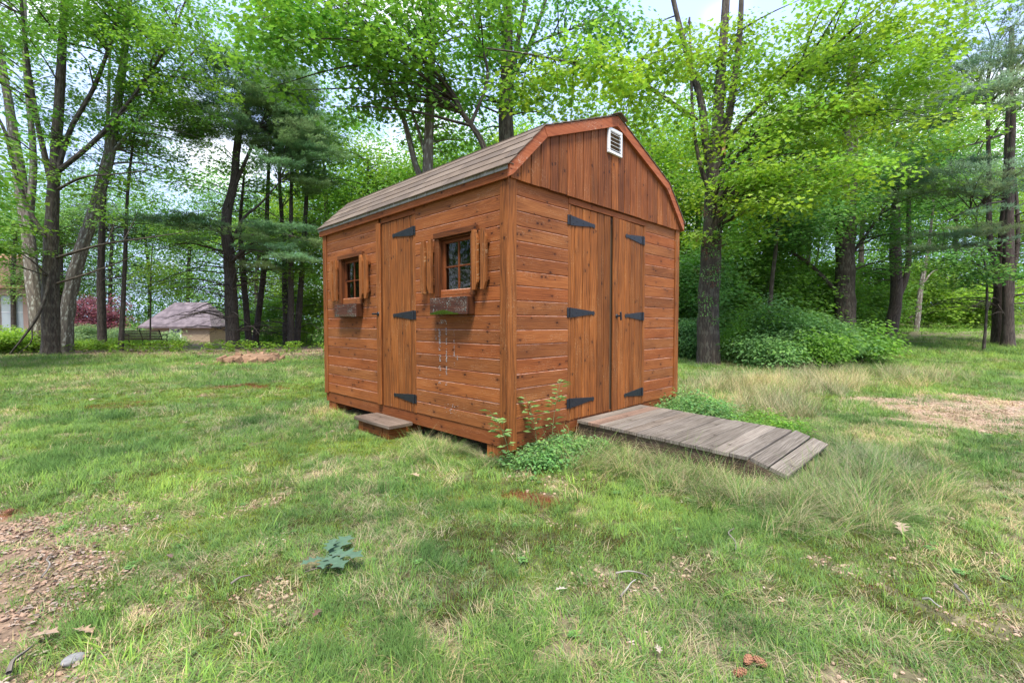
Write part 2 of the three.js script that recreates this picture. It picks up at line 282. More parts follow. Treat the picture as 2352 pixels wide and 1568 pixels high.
function boardRun(parent, u0, u1, top, skip) {   // a stack of boards between u0 and u1; skip: [u0, u1, y0, y1] opening
  for (let k = 0; k < 18; k++) {
    const y = B0 + k * EXPO, h = min(EXPO, top - y); if (h < 0.02) break;
    const spans = []; 
    if (skip && y + h * 0.5 > skip[2] && y + h * 0.5 < skip[3]) spans.push([u0, skip[0]], [skip[1], u1]); else spans.push([u0, u1]);
    for (const [a, b] of spans) { const m = part('board', grooveBoard(b - a, h), [cedarMats[floor(R1() * cedarMats.length)], edgeMat], parent); m.position.set(a, y, (R1() - 0.5) * 0.0025 - 0.02); m.rotation.x = (R1() - 0.5) * 0.012; }
  }
}
// front wall faces +z: local x = world x
const frontWall = partGroup('front_wall', shed);
boardRun(frontWall, 0.085, 0.83, 2.5); boardRun(frontWall, 2.335, 3.115, 2.5);
// side wall faces -x: group turned so that local x runs along world z and local z points to -x
const sideWall = partGroup('side_wall', shed); sideWall.rotation.y = -PI / 2;
const NW = [-0.975, -0.455], FW = [-3.155, -2.61], WY = [1.49, 2.06];
boardRun(sideWall, -1.412, -0.085, 2.56, [NW[0] + 0.0, NW[1] - 0.0, WY[0], WY[1]]); boardRun(sideWall, -3.64, -2.2, 2.56, [FW[0], FW[1], WY[0], WY[1]]);
// unseen walls and the sheathing behind the boards
const back = partGroup('rear_wall', shed, [W, 0, -LEN]); back.rotation.y = PI; boardRun(back, 0.085, W - 0.085, 2.5);
const far = partGroup('far_side_wall', shed, [W, 0, 0]); far.rotation.y = PI / 2; boardRun(far, 0.085, LEN - 0.085, 2.56);
{
  const sh = partGroup('sheathing', shed);
  boxIn('sheathing_panel', 0.05, W - 0.05, 0.2, 2.5, -0.06, -0.03, voidMat, sh); boxIn('sheathing_panel', 0.05, W - 0.05, 0.2, 2.5, -LEN + 0.03, -LEN + 0.06, voidMat, sh);
  boxIn('sheathing_panel', W - 0.06, W - 0.03, 0.2, 2.5, -LEN + 0.07, -0.07, voidMat, sh);
  // side wall sheathing leaves the two window openings free
  const zs = [[-LEN + 0.07, FW[0]], [FW[1], NW[0]], [NW[1], -0.07]]; for (const [a, b] of zs) boxIn('sheathing_panel', 0.03, 0.06, 0.2, 2.5, a, b, voidMat, sh);
  for (const o of [NW, FW]) { boxIn('sheathing_panel', 0.03, 0.06, 0.2, WY[0], o[0] + 0.001, o[1] - 0.001, voidMat, sh); boxIn('sheathing_panel', 0.03, 0.06, WY[1], 2.5, o[0] + 0.001, o[1] - 0.001, voidMat, sh); }
  boxIn('shed_floor', 0.07, W - 0.07, 0.2, 0.24, -LEN + 0.07, -0.07, voidMat, sh);
}
// corner posts, skirt, foundation blocks
for (const [cx, cz, sx, sz] of [[0, 0, -1, 1], [0, -LEN, -1, -1], [W, 0, 1, 1], [W, -LEN, 1, -1]]) {
  const p = partGroup('corner_post', shed, [cx, 0, cz]), lo = cz === 0 && cx === 0 ? 0.1 : 0.23;
  const a = boxIn('corner_board', -sx * 0.09, sx * 0.016, lo, 2.46, sz * 0.0, sz * 0.018, postMat, p, 'y', 0.004);
  boxIn('corner_board', sx * -0.0, sx * 0.0155, lo + 0.001, 2.46, -sz * 0.09, -sz * 0.0005, woodMat(wDoor, 0.7, 0.76, 0.76), p, 'y', 0.004);
}
{
  boxIn('skirt_board', 0.0, W, 0.118, 0.252, -0.045, -0.008, skirtMat, shed); boxIn('skirt_board', 0.008, 0.045, 0.118, 0.2515, -LEN + 0.0, -0.046, skirtMat, shed, 'z');
  boxIn('skirt_board', 0.0, W, 0.118, 0.252, -LEN + 0.008, -LEN + 0.045, skirtMat, shed); boxIn('skirt_board', W - 0.045, W - 0.008, 0.118, 0.2515, -LEN + 0.046, -0.046, skirtMat, shed, 'z');
  for (const x of [0.02, 1.5, 2.95]) for (const z of [-0.3, -1.9, -3.68]) boxIn('foundation_block', x, x + 0.24, -0.08, 0.116, z, z + 0.24, woodMat(wDoor, 0.9, 0.92, 0.9), shed, 'x', 0.006);
}
// roof profile (front elevation): eave, knuckle, ridge
const EAVE = [-0.045, 2.555], KNU = [0.395, 2.985], RID = [1.6, 3.455];
const roofY = (x) => { const q = x > 1.6 ? 3.2 - x : x; return q < KNU[0] ? mix(EAVE[1], KNU[1], (q - EAVE[0]) / (KNU[0] - EAVE[0])) : mix(KNU[1], RID[1], (q - KNU[0]) / (RID[0] - KNU[0])); };
function gable(zFront, sgn) {
  const g = partGroup('gable', shed), bw = 0.1285, n = 25;
  for (let i = 0; i < n; i++) {
    const x0 = 0.0 + i * bw + 0.005, x1 = min(W, 0.0 + (i + 1) * bw - 0.005); if (x1 - x0 < 0.03) continue;
    const y0 = 2.452 + (R1() - 0.5) * 0.006, pts = [[x0, y0], [x1, y0], [x1, roofY(x1) - 0.03]]; for (const k of [KNU[0], 1.6, 3.2 - KNU[0]]) if (k > x0 + 0.004 && k < x1 - 0.004) pts.push([k, roofY(k) - 0.03]); pts.push([x0, roofY(x0) - 0.03]);
    if (pts[2][1] < y0 + 0.02) continue;
    const m = part('gable_board', prism(pts, 0.006, 0.032 + R1() * 0.004, true, 0.0015), gableMats[floor(R1() * gableMats.length)], g);
  }
  part('gable_backing', prism([[0.02, 2.48], [W - 0.02, 2.48], [W - 0.02, 2.56], [3.2 - KNU[0], 2.94], [1.6, 3.41], [KNU[0], 2.94], [0.02, 2.56]], -0.04, 0.004), voidMat, g);
  if (sgn < 0) { g.rotation.y = PI; g.position.set(W, 0, zFront); } else g.position.z = zFront;
  return g;
}
gable(0, 1); gable(-LEN, -1);
for (const [z, sgn] of [[0, 1], [-LEN, -1]]) {   // rake boards
  const g = partGroup('rake_trim', shed, [sgn < 0 ? W : 0, 0, z]); if (sgn < 0) g.rotation.y = PI;
  const wd = 0.108, low = [[-0.042, 2.45], [0.0, 2.475], [0.438, 2.902], [0.392, 2.982], [-0.042, 2.553]], up = [[0.440, 2.902], [1.599, 3.345], [1.599, 3.452], [0.394, 2.982]];
  for (const s of [0, 1]) for (const [k, q] of [low, up].entries()) part('rake_board', prism(s ? q.map(([x, y]) => [3.2 - x, y]) : q, 0.036, 0.066 + k * 0.0006 + s * 0.0003, false, 0.004), rakeMat, g);
}
// eaves: fascia and drip edge
for (const s of [0, 1]) {
  const X = (x) => (s ? W - x : x);
  boxIn('fascia', X(-0.04), X(-0.018), 2.442, 2.52, -LEN - 0.06, 0.035, trimMat, shed, 'z', 0.003);
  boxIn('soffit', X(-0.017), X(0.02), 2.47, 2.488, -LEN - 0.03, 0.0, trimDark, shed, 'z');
  const d = boxIn('drip_edge', X(-0.052), X(-0.0415), 2.512, 2.55, -LEN - 0.072, 0.04, dripMat, shed, 'z', 0.002);
}
// roof: deck slabs and shingles
{
  const roof = partGroup('roof', shed);
  const slopes = [[EAVE, KNU, 1], [KNU, RID, 0]], sh = rngOf(91), rest = [];
  for (const s of [0, 1]) for (const [a, b, near] of slopes) {
    const dx = b[0] - a[0], dy = b[1] - a[1], L = hypot(dx, dy), ang = atan2(dy, dx);
    // slab frame: local x up the slope, local y along -z, local z the outward normal
    const X = (x) => (s ? W - x : x), bx = V(s ? -dx / L : dx / L, dy / L, 0), nz = V(s ? dy / L : -dy / L, dx / L, 0), by = nz.clone().cross(bx);
    const M = new THREE.Matrix4().makeBasis(bx, by, nz).setPosition(X(a[0]), a[1], 0), dir = by.z < 0 ? 1 : -1;
    const put = (g) => g.applyMatrix4(M);
    const slab = cbox(L, LEN + 0.1, 0.018, 0.002); slab.translate(L / 2, dir * (LEN / 2), -0.012); put(slab); part('roof_deck', slab, voidMat, roof);
    const rows = Math.ceil((L + 0.02) / 0.138), tab = 0.305;
    for (let r = 0; r < rows; r++) {
      const x0 = near ? -0.03 + r * 0.138 : r * 0.138 - 0.01, x1 = min(x0 + 0.15, L + 0.012); if (x1 - x0 < 0.02) continue;
      for (let t = -0.075 - (r % 2) * tab / 2; t < LEN + 0.07; t += tab) {
        const t0 = max(t, -0.075), t1 = min(t + tab - 0.007, LEN + 0.07); if (t1 - t0 < 0.02) continue;
        const g = cbox(x1 - x0, t1 - t0, 0.009, 0.0015, 'y'); g.rotateY(0.05); g.translate((x0 + x1) / 2 + (sh() - 0.5) * 0.004, dir * (t0 + t1) / 2, 0.008 + sh() * 0.0015); put(g);
        if (near && !s) part('shingle', g, shingleMats[floor(sh() * 4)], roof); else rest.push(g);
      }
    }
  }
  for (const s of [0, 1]) boxIn('starter_strip', s ? W + 0.056 : -0.056, s ? W - 0.0 : 0.0, 2.552, 2.558, -LEN - 0.07, 0.072, shingleMats[1], roof, 'z', 0.001).rotation.z = s ? -0.0 : 0.0;
  part('shingle_field', mergeGeometries(rest), shingleMats[0], roof, 'stuff');
  for (let i = 0; i < 13; i++) { const g = mergeGeometries([-1, 1].map((s) => { const q = cbox(0.145, 0.006, 0.3, 0.0015); q.translate(s * 0.0725, 0, 0); q.rotateZ(-s * 0.372); return q; })); const m = part('ridge_cap', g, shingleMats[i % 4], roof); m.position.set(1.6, 3.476 + (i % 2) * 0.003, -LEN - 0.07 + 0.15 + i * 0.3); }
}
// gable vent
{
  const v = partGroup('gable_vent', shed, [1.573, 3.167, 0.034]);
  const w = 0.266, h = 0.268, f = 0.032;
  boxIn('vent_frame', -w / 2, w / 2, h / 2 - f, h / 2, 0, 0.026, whiteVinyl, v); boxIn('vent_frame', -w / 2, w / 2, -h / 2, -h / 2 + f, 0, 0.026, whiteVinyl, v);
  boxIn('vent_frame', -w / 2, -w / 2 + f, -h / 2 + f, h / 2 - f, 0, 0.0255, whiteVinyl, v, 'y'); boxIn('vent_frame', w / 2 - f, w / 2, -h / 2 + f, h / 2 - f, 0, 0.0255, whiteVinyl, v, 'y');
  boxIn('vent_backing', -w / 2 + f, w / 2 - f, -h / 2 + f, h / 2 - f, 0, 0.002, voidMat, v);
  for (let i = 0; i < 5; i++) { const m = part('louvre', cbox(w - 2 * f, 0.042, 0.004, 0.001), whiteVinyl, v); m.position.set(0, -h / 2 + f + 0.02 + i * 0.041, 0.013); m.rotation.x = -0.95; }
}
// hinges: strap tapering to a round end, butt plate, barrel; local x towards the strap tip
function hinge(parent, x, y, z, dirx, turn) {
  const g = partGroup('hinge', parent, [x, y, z]); g.rotation.y = turn; g.scale.x = 1;
  const s = new THREE.Shape(); s.moveTo(0.055, -0.047); s.lineTo(0.12, -0.043); s.lineTo(0.425, -0.012); s.absarc(0.442, 0, 0.022, -2.2, 2.2, false); s.lineTo(0.12, 0.043); s.lineTo(0.055, 0.047); s.closePath();
  const strap = new THREE.ExtrudeGeometry(s, { depth: 0.003, bevelEnabled: true, bevelSize: 0.0015, bevelThickness: 0.0015, bevelSegments: 1, curveSegments: 6 });
  const butt = cbox(0.034, 0.096, 0.006, 0.0015); butt.translate(0.016, 0, 0.003);
  const bar = new THREE.CylinderGeometry(0.0085, 0.0085, 0.1, 10); bar.translate(0.044, 0, 0.008);
  const bolts = []; for (const [bx, by] of [[0.15, 0.0], [0.26, 0], [0.36, 0], [0.09, 0.026], [0.09, -0.026], [0.016, 0.03], [0.016, -0.03]]) { const c = new THREE.SphereGeometry(0.0065, 8, 4, 0, 2 * PI, 0, PI / 2); c.rotateX(PI / 2); c.scale(1, 1, 0.6); c.translate(bx, by, 0.0055); bolts.push(c); }
  const flip = (q) => { q = q.index ? q.toNonIndexed() : q; q.deleteAttribute('uv'); if (dirx < 0) { q.scale(-1, 1, 1); const p = q.attributes.position.array; for (let i = 0; i < p.length; i += 9) for (let j = 0; j < 3; j++) { const t = p[i + 3 + j]; p[i + 3 + j] = p[i + 6 + j]; p[i + 6 + j] = t; } q.computeVertexNormals(); } return q; };
  part('strap', flip(strap), blackIron, g); part('hinge_plate', flip(butt), blackIron, g); part('hinge_barrel', flip(bar), blackIron, g); part('bolt', mergeGeometries(bolts.map(flip)), blackIron, g, 'stuff');
}
// front double doors
{
  const jamb = partGroup('door_frame', shed);
  boxIn('head_board', 0.832, 2.333, 2.388, 2.449, -0.012, 0.006, trimMat, jamb); boxIn('jamb_board', 0.832, 0.878, 0.246, 2.386, -0.015, 0.002, postMat, jamb, 'y'); boxIn('jamb_board', 2.294, 2.334, 0.246, 2.386, -0.015, 0.002, postMat, jamb, 'y');
  const dl = partGroup('door', shed), xl = [0.881, 0.94, 1.071, 1.198, 1.329, 1.459, 1.580], dr = partGroup('door', shed, [2.29, 0, 0.0]), xr = [1.594, 1.712, 1.843, 1.964, 2.084, 2.21, 2.29];
  dr.userData.label = 'right leaf of the front doors standing slightly proud with a black handle'; dl.userData.label = 'wider left leaf of the front doors';
  for (let i = 0; i < 6; i++) { boxIn('door_board', xl[i] + 0.005, xl[i + 1] - 0.005, 0.247 + R1() * 0.003, 2.381, -0.02, -0.0005 + R1() * 0.0015, doorMats[floor(R1() * 4)], dl, 'y', 0.004); boxIn('door_board', xr[i] - 2.29 + 0.005, xr[i + 1] - 2.29 - 0.005, 0.243 + R1() * 0.003, 2.376, -0.02, 0.0 + R1() * 0.0015, doorMats[floor(R1() * 4)], dr, 'y', 0.004); }
  dr.rotation.y = 0.042; 
  for (const y of [2.232, 1.325, 0.42]) hinge(dl, 0.812, y, 0.003, 1, 0);
  for (const y of [2.21, 1.305, 0.392]) hinge(dr, 0.022, y, 0.003, -1, 0);
  // T handle
  const h = partGroup('handle', dr, [1.668 - 2.29, 1.3, 0.003]);
  const esc = new THREE.CylinderGeometry(0.02, 0.024, 0.01, 14); esc.rotateX(PI / 2); part('rose', esc, blackIron, h).position.set(0, 0, 0.004);
  const st = new THREE.CylinderGeometry(0.009, 0.009, 0.04, 10); st.rotateX(PI / 2); part('handle_stem', st, blackIron, h).position.set(0, 0, 0.026);
  const ba = new THREE.CapsuleGeometry(0.011, 0.075, 4, 10); const bm = part('handle_bar', ba, blackIron, h); bm.position.set(0, 0, 0.05); bm.rotation.z = 0.12;
}
// side door with astragal
{
  const jamb = partGroup('door_frame', shed); jamb.rotation.y = -PI / 2;
  boxIn('head_board', -2.13, -1.413, 2.386, 2.47, -0.012, 0.004, trimMat, jamb); boxIn('jamb_board', -1.464, -1.413, 0.246, 2.384, -0.015, 0.003, postMat, jamb, 'y'); boxIn('jamb_board', -2.2, -2.125, 0.246, 2.4, -0.018, 0.0, trimDark, jamb, 'y');
  const d = partGroup('door', shed), xs = [-2.118, -1.928, -1.788, -1.652, -1.522, -1.467]; d.rotation.y = -PI / 2; d.userData.label = 'narrow side door of vertical boards';
  for (let i = 0; i < 5; i++) boxIn('door_board', xs[i] + 0.005, xs[i + 1] - 0.005, 0.246 + R1() * 0.003, 2.378, -0.02, R1() * 0.0015, doorMats[floor(R1() * 4)], d, 'y', 0.004);
  boxIn('astragal', -2.208, -2.12, 0.25, 2.392, 0.004, 0.03, woodMat(wDoor, 0.78, 0.86, 0.84), d, 'y', 0.006);
  for (const y of [2.21, 1.308, 0.398]) hinge(d, -1.405, y, 0.004, -1, 0);
  const h = partGroup('handle', d, [-2.165, 1.33, 0.03]);
  const esc = new THREE.CylinderGeometry(0.022, 0.026, 0.01, 14); esc.rotateX(PI / 2); part('rose', esc, blackIron, h).position.z = 0.004;
  const st = new THREE.CylinderGeometry(0.009, 0.01, 0.05, 10); st.rotateX(PI / 2); part('handle_stem', st, blackIron, h).position.z = 0.03;
  const ba = new THREE.CapsuleGeometry(0.012, 0.035, 4, 10); ba.rotateZ(PI / 2); part('handle_bar', ba, blackIron, h).position.z = 0.06;
}
// windows with shutters and flower boxes
const paneMat = new THREE.MeshPhysicalMaterial({ color: new THREE.Color().setRGB(0.9, 0.95, 0.93), roughness: 0.03, transmission: 1, thickness: 0, ior: 1.5 });
const lichenMat = new THREE.MeshStandardMaterial({ vertexColors: true, roughness: 1 });
const boxWood = woodMat(woodTexture(67, [rgb(44, 30, 25), rgb(80, 50, 38), rgb(106, 72, 58), rgb(150, 150, 138), rgb(40, 26, 20)], { knots: 4, streak: 0.8, weather: 1.6 }), 1, 1, 1, 0.95, 0.002);
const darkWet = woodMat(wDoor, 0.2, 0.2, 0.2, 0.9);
function flakes(list, R, b = new GB()) {   // thin crusts: [x, y, z plane, size, colour]
  for (const [x, y, z, s, c] of list) { const n = 5 + floor(R() * 3), a0 = R() * 6; const rim = []; for (let i = 0; i < n; i++) { const a = a0 + i / n * 2 * PI, r = s * (0.5 + R() * 0.7); rim.push([x + cos(a) * r, y + sin(a) * r * 1.15, z + 0.0004]); } for (let i = 0; i < n; i++) b.tri([x, y, z + 0.0012 + R() * 0.0015], rim[i], rim[(i + 1) % n], 0, 0, 0, c); }
  return b;
}
function windowSet(z0, z1, seed, mossy) {
  const w = partGroup('window', shed); w.rotation.y = -PI / 2; const R = rngOf(seed), c = (z0 + z1) / 2, y0 = WY[0], y1 = WY[1];
  const zl = z0 + 0.012, zr = z1 - 0.012;
  // reveal, sash, panes
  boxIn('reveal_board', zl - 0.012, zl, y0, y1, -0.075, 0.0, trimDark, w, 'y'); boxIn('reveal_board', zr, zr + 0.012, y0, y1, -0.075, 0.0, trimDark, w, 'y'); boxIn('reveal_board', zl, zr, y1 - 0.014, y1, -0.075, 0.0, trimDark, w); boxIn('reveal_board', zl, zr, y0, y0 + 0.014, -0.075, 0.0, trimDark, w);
  const s = partGroup('sash', w), za = zl + 0.002, zb = zr - 0.002, ya = y0 + 0.016, yb = y1 - 0.016, sw = 0.034;
  const sm = woodMat(wDoor, 0.46, 0.42, 0.42);
  boxIn('sash_stile', za, za + sw, ya, yb, -0.052, -0.026, sm, s, 'y'); boxIn('sash_stile', zb - sw, zb, ya, yb, -0.052, -0.026, sm, s, 'y'); boxIn('sash_rail', za + sw, zb - sw, yb - sw, yb, -0.052, -0.0265, sm, s); boxIn('sash_rail', za + sw, zb - sw, ya, ya + sw, -0.052, -0.0265, sm, s);
  const my = (ya + yb) / 2; boxIn('muntin', c - 0.009, c + 0.009, ya + sw, yb - sw, -0.05, -0.028, sm, s, 'y', 0.004); boxIn('muntin', za + sw, c - 0.0095, my - 0.009, my + 0.009, -0.05, -0.029, sm, s, 'x', 0.004); boxIn('muntin', c + 0.0095, zb - sw, my - 0.009, my + 0.009, -0.05, -0.029, sm, s, 'x', 0.004);
  for (const [a, b] of [[za + sw, c - 0.0095], [c + 0.0095, zb - sw]]) for (const [d, e] of [[ya + sw, my - 0.0095], [my + 0.0095, yb - sw]]) { const m = part('pane', new THREE.PlaneGeometry(b - a, e - d), paneMat, s); m.position.set((a + b) / 2, (d + e) / 2, -0.038); }
  // casing
  boxIn('casing_board', z0 - 0.055, z0 + 0.014, y0 - 0.01, y1, 0.0035, 0.03, trimDark, w, 'y'); boxIn('casing_board', z1 - 0.014, z1 + 0.045, y0 - 0.01, y1, 0.0035, 0.03, trimDark, w, 'y'); boxIn('casing_board', z0 - 0.06, z1 + 0.075, y1 + 0.0008, y1 + 0.056, 0.0035, 0.042, trimDark, w);
  // shutters: two clipped slats on two rails
  for (const side of [-1, 1]) {
    const sh = partGroup('shutter', shed, [0, 0, 0]); sh.rotation.y = -PI / 2;
    const e = side < 0 ? z0 - 0.062 : z1 + 0.047, sl = side < 0 ? [[e - 0.078, e], [e - 0.198, e - 0.122]] : [[e, e + 0.072], [e + 0.115, e + 0.19]];
    for (const [a, b] of sl) { const cl = 0.028, lo = 1.52, hi = 2.062, q = side > 0 ? [[a, lo], [b - cl, lo], [b, lo + 0.07], [b, hi - 0.075], [b - cl, hi], [a, hi]] : [[a + cl, lo], [b, lo], [b, hi], [a + cl, hi], [a, hi - 0.075], [a, lo + 0.07]]; part('slat', prism(q, 0.04, 0.066, true, 0.003), slatMat, sh); }
    const lo = min(...sl.flat()) + 0.006, hi = max(...sl.flat()) - 0.006; for (const y of [1.62, 1.95]) boxIn('shutter_rail', lo, hi, y - 0.018, y + 0.018, 0.004, 0.0395, trimDark, sh);
  }
  // flower box
  const f = partGroup('flower_box', shed); f.rotation.y = -PI / 2; const a = z0 - 0.035, b = z1 + 0.02;
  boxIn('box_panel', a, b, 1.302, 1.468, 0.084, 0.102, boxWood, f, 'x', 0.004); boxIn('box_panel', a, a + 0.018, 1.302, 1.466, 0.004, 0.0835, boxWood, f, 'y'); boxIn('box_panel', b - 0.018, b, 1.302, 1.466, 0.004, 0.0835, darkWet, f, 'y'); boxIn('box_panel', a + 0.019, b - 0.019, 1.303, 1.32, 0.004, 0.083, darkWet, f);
  boxIn('box_soil', a + 0.019, b - 0.019, 1.3205, 1.42, 0.006, 0.083, voidMat, f);
  const L = []; for (let i = 0; i < 300; i++) { const x = mix(a, b, R()), y = 1.306 + 0.158 * Math.pow(R(), mossy ? 1.2 : 1.5), k = R(); if (fbm(x * 14, y * 14, 3, seed) < 0.5) continue; L.push([x, y, 0.1025, 0.002 + 0.005 * R(), k < 0.3 ? [0.2, 0.215, 0.19] : k < 0.7 ? [0.11, 0.115, 0.09] : [0.05, 0.04, 0.032]]); }
  part('lichen', flakes(L, R).geo(), lichenMat, f, 'stuff');
  if (mossy) { const g = new GB(); for (let i = 0; i < 2600; i++) { const t = R(), x = mix(a + 0.03, b - 0.12, t), y = 1.3 + 0.035 * R() * sin(PI * clamp(t * 1.1)) + 0.004, z = 0.1 + R() * 0.02, q = R() * 6, s = 0.005 + 0.006 * R(); g.tri([x - 0.0015, y, z], [x + 0.0015, y, z], [x + cos(q) * s, y + s * 1.3, z + 0.004 + R() * s], 0, 0, 0, R() < 0.7 ? [0.2, 0.3, 0.03] : [0.1, 0.17, 0.02]); } part('moss', g.geo(), lichenMat, f, 'stuff'); }
  else { const g = new GB(); for (let i = 0; i < 500; i++) { const x = mix(a, b, R()), y = 1.302 + 0.03 * R(), z = 0.1 + R() * 0.008, q = R() * 6, s = 0.004 + 0.004 * R(); g.tri([x - 0.0015, y, z], [x + 0.0015, y, z], [x + cos(q) * s, y + s, z + R() * s], 0, 0, 0, [0.16, 0.2, 0.1]); } part('moss', g.geo(), lichenMat, f, 'stuff'); }
}
windowSet(NW[0], NW[1], 301, true); windowSet(FW[0], FW[1], 307, false);
{ // pale crusted drips on the boards under the near flower box, and crust specks
  const R = rngOf(411), L = [];
  const drip = (z, y0, y1, w, n, c) => { for (let i = 0; i < n; i++) { const t = R(), y = mix(y0, y1, t); if (fbm(z * 40, y * 26, 2, 5) < 0.3 + 0.35 * t) continue; L.push([z + (R() + R() - 1) * w, y, 0.0015, 0.0016 + R() * 0.0042, R() < 0.6 ? c : [0.26, 0.17, 0.12]]); } };
  const pale = [0.4, 0.39, 0.38];
  drip(-0.985, 1.16, 0.5, 0.022, 360, pale); drip(-0.875, 1.17, 0.48, 0.013, 360, pale); drip(-0.75, 1.16, 0.8, 0.007, 60, pale); drip(-1.05, 1.17, 0.98, 0.014, 90, [0.22, 0.17, 0.14]); drip(-0.93, 1.3, 1.18, 0.09, 160, [0.5, 0.5, 0.46]); drip(-0.7, 0.92, 0.84, 0.012, 30, pale); drip(-0.8, 0.42, 0.26, 0.12, 60, pale);
  const m = part('crust_stain', flakes(L, R).geo(), lichenMat, sideWall, 'stuff');
}
{ // knots and nail heads stand in the texture; a few proud nail heads on the gable boards
  const R = rngOf(421), L = []; for (let i = 0; i < 25; i++) for (const y of [2.475, 2.5]) L.push([0.0 + (i + 0.5) * 0.1285 + (R() - 0.5) * 0.06, y + R() * 0.01, 0.0366, 0.0024, [0.03, 0.022, 0.018]]);
  part('nail_head', flakes(L, R).geo(), lichenMat, frontWall, 'stuff');
}

// ------------------------------------------------------------------ ramp, step
{
  const ramp = thing('wooden_ramp', 'weathered grey plank ramp leading up to the double doors', 'ramp', [1.58, 0, 0.95]), R = rngOf(31);
  const deckY = (z) => (z < 1.64 ? mix(0.247, 0.2, z / 1.64) : mix(0.2, 0.108, (z - 1.64) / 0.28));
  for (let i = 0; i < 14; i++) {
    const z0 = i < 12 ? 0.028 + i * 0.1345 : 1.648 + (i - 12) * 0.138, z1 = z0 + (i < 12 ? 0.131 : 0.135), zc = (z0 + z1) / 2, j = (R() - 0.5) * 0.02;
    const m = part('plank', cbox(1.255 + (R() - 0.5) * 0.014 + (i > 11 ? 0.03 : 0), 0.034, (z1 - z0) * 0.985, 0.004), i === 1 ? wornRed : greyMats[floor(R() * 5)], ramp);
    m.position.set(j * 0.4 + (i > 11 ? 0.03 : 0), deckY(zc) - 0.017 + (R() - 0.5) * 0.003, zc - 0.95); m.rotation.set(atan2(-(deckY(z1) - deckY(z0)), z1 - z0), (R() - 0.5) * 0.008, (R() - 0.5) * 0.006);
  }
  for (const x of [-0.59, 0, 0.59]) { const g = prism([[0.03, 0.211], [1.64, 0.164], [1.9, 0.075], [1.9, 0.0], [1.5, 0.01], [0.03, 0.1]], -0.02, 0.02, false); const m = part('stringer', g, beamMat, ramp); m.rotation.y = -PI / 2; m.position.set(x, 0, -0.95); }
  boxIn('cross_beam', -0.565, -0.025, 0.06, 0.19, -0.915, -0.875, beamMat, ramp); boxIn('cross_beam', 0.025, 0.565, 0.06, 0.19, -0.915, -0.875, beamMat, ramp);
  const st = thing('door_step', 'low brown plank step on blocks below the narrow side door', 'step', [-0.18, 0, -1.82]);
  boxIn('step_plank', -0.15, 0.145, 0.112, 0.152, -0.385, 0.385, woodMat(wGrey, 0.62, 0.52, 0.45, 0.9, 0.002), st, 'z', 0.005);
  boxIn('step_apron', -0.125, -0.1, 0.0, 0.1115, -0.219, 0.209, woodMat(wDoor, 0.4, 0.42, 0.42), st, 'z', 0.004);
  boxIn('step_block', -0.12, 0.1, -0.06, 0.1115, 0.21, 0.33, woodMat(wDoor, 0.56, 0.58, 0.56), st, 'x', 0.006); boxIn('step_block', -0.12, 0.1, -0.06, 0.1115, -0.34, -0.22, woodMat(wDoor, 0.56, 0.58, 0.56), st, 'x', 0.006);
}

// ------------------------------------------------------------------ grass and ground cover
const leafMat = (r, g, b, tr = 0.4) => new THREE.MeshPhysicalMaterial({ color: new THREE.Color().setRGB(r, g, b), vertexColors: true, roughness: 0.85, transmission: tr, thickness: 0, side: THREE.DoubleSide, specularIntensity: 0.35 });
const bladeMat = leafMat(1, 1, 1, 0.3);
function bladeInto(b, R, x, z, len, lean, dir, w, col, seg = 2, droop = 0.6) {
  let p = V(x, -0.004, z), a = lean * 0.35, prev = null; const side = V(-sin(dir), 0, cos(dir)), st = len / seg;
  for (let i = 0; i <= seg; i++) {
    const ww = w * (1 - i / seg) * 0.5 + (i ? 0 : 0), l = p.clone().addScaledVector(side, -ww), r = p.clone().addScaledVector(side, ww);
    if (prev) { if (i === seg) b.tri(prev[0], prev[1], p.toArray(), 0, 0, 0, col); else b.quad(prev[0], prev[1], r.toArray(), l.toArray(), 0, 0, 0, 0, col); }
    prev = [l.toArray(), r.toArray()]; a = lean * (0.35 + (i + 1) / seg * droop * 1.4); p = p.clone().add(V(cos(dir) * sin(a) * st, cos(a) * st, sin(dir) * sin(a) * st));
  }
}
function tuft(seed, n, { rad, len, lean, w, cols, comb = 0, seg = 2 }) {
  const R = rngOf(seed), b = new GB(), d0 = R() * 6.28;
  for (let i = 0; i < n; i++) { const a = R() * 2 * PI, r = sqrt(R()) * rad, dir = comb && R() < comb ? d0 + (R() - 0.5) * 1.3 : R() * 2 * PI, c = cols[floor(R() * cols.length)], k = 0.75 + 0.5 * R(); bladeInto(b, R, cos(a) * r, sin(a) * r, mix(len[0], len[1], R()), mix(lean[0], lean[1], R()), dir, w * (0.7 + 0.6 * R()), c.map((v) => v * k), seg); }
  return b.geo();
}
const G1 = [0.165, 0.3, 0.06], G2 = [0.13, 0.265, 0.05], G3 = [0.21, 0.33, 0.12], G4 = [0.23, 0.36, 0.06], S1 = [0.5, 0.41, 0.21], S2 = [0.6, 0.5, 0.3], S3 = [0.42, 0.33, 0.17], M1 = [0.26, 0.32, 0.03], M2 = [0.18, 0.24, 0.025], O1 = [0.05, 0.07, 0.015], RD = [0.24, 0.07, 0.02], RD2 = [0.15, 0.05, 0.02];
const lots = new Map();
function lot(key, geo, mat, label, category) { lots.set(key, { geo, mat, items: [], label, category }); }
function place(key, x, y, z, yaw, s, col, tilt = 0, sy = s) { lots.get(key).items.push([x, y, z, yaw, s, col, tilt, sy]); }
const eul = new THREE.Euler(), MM = new THREE.Matrix4(), QQ = new THREE.Quaternion();
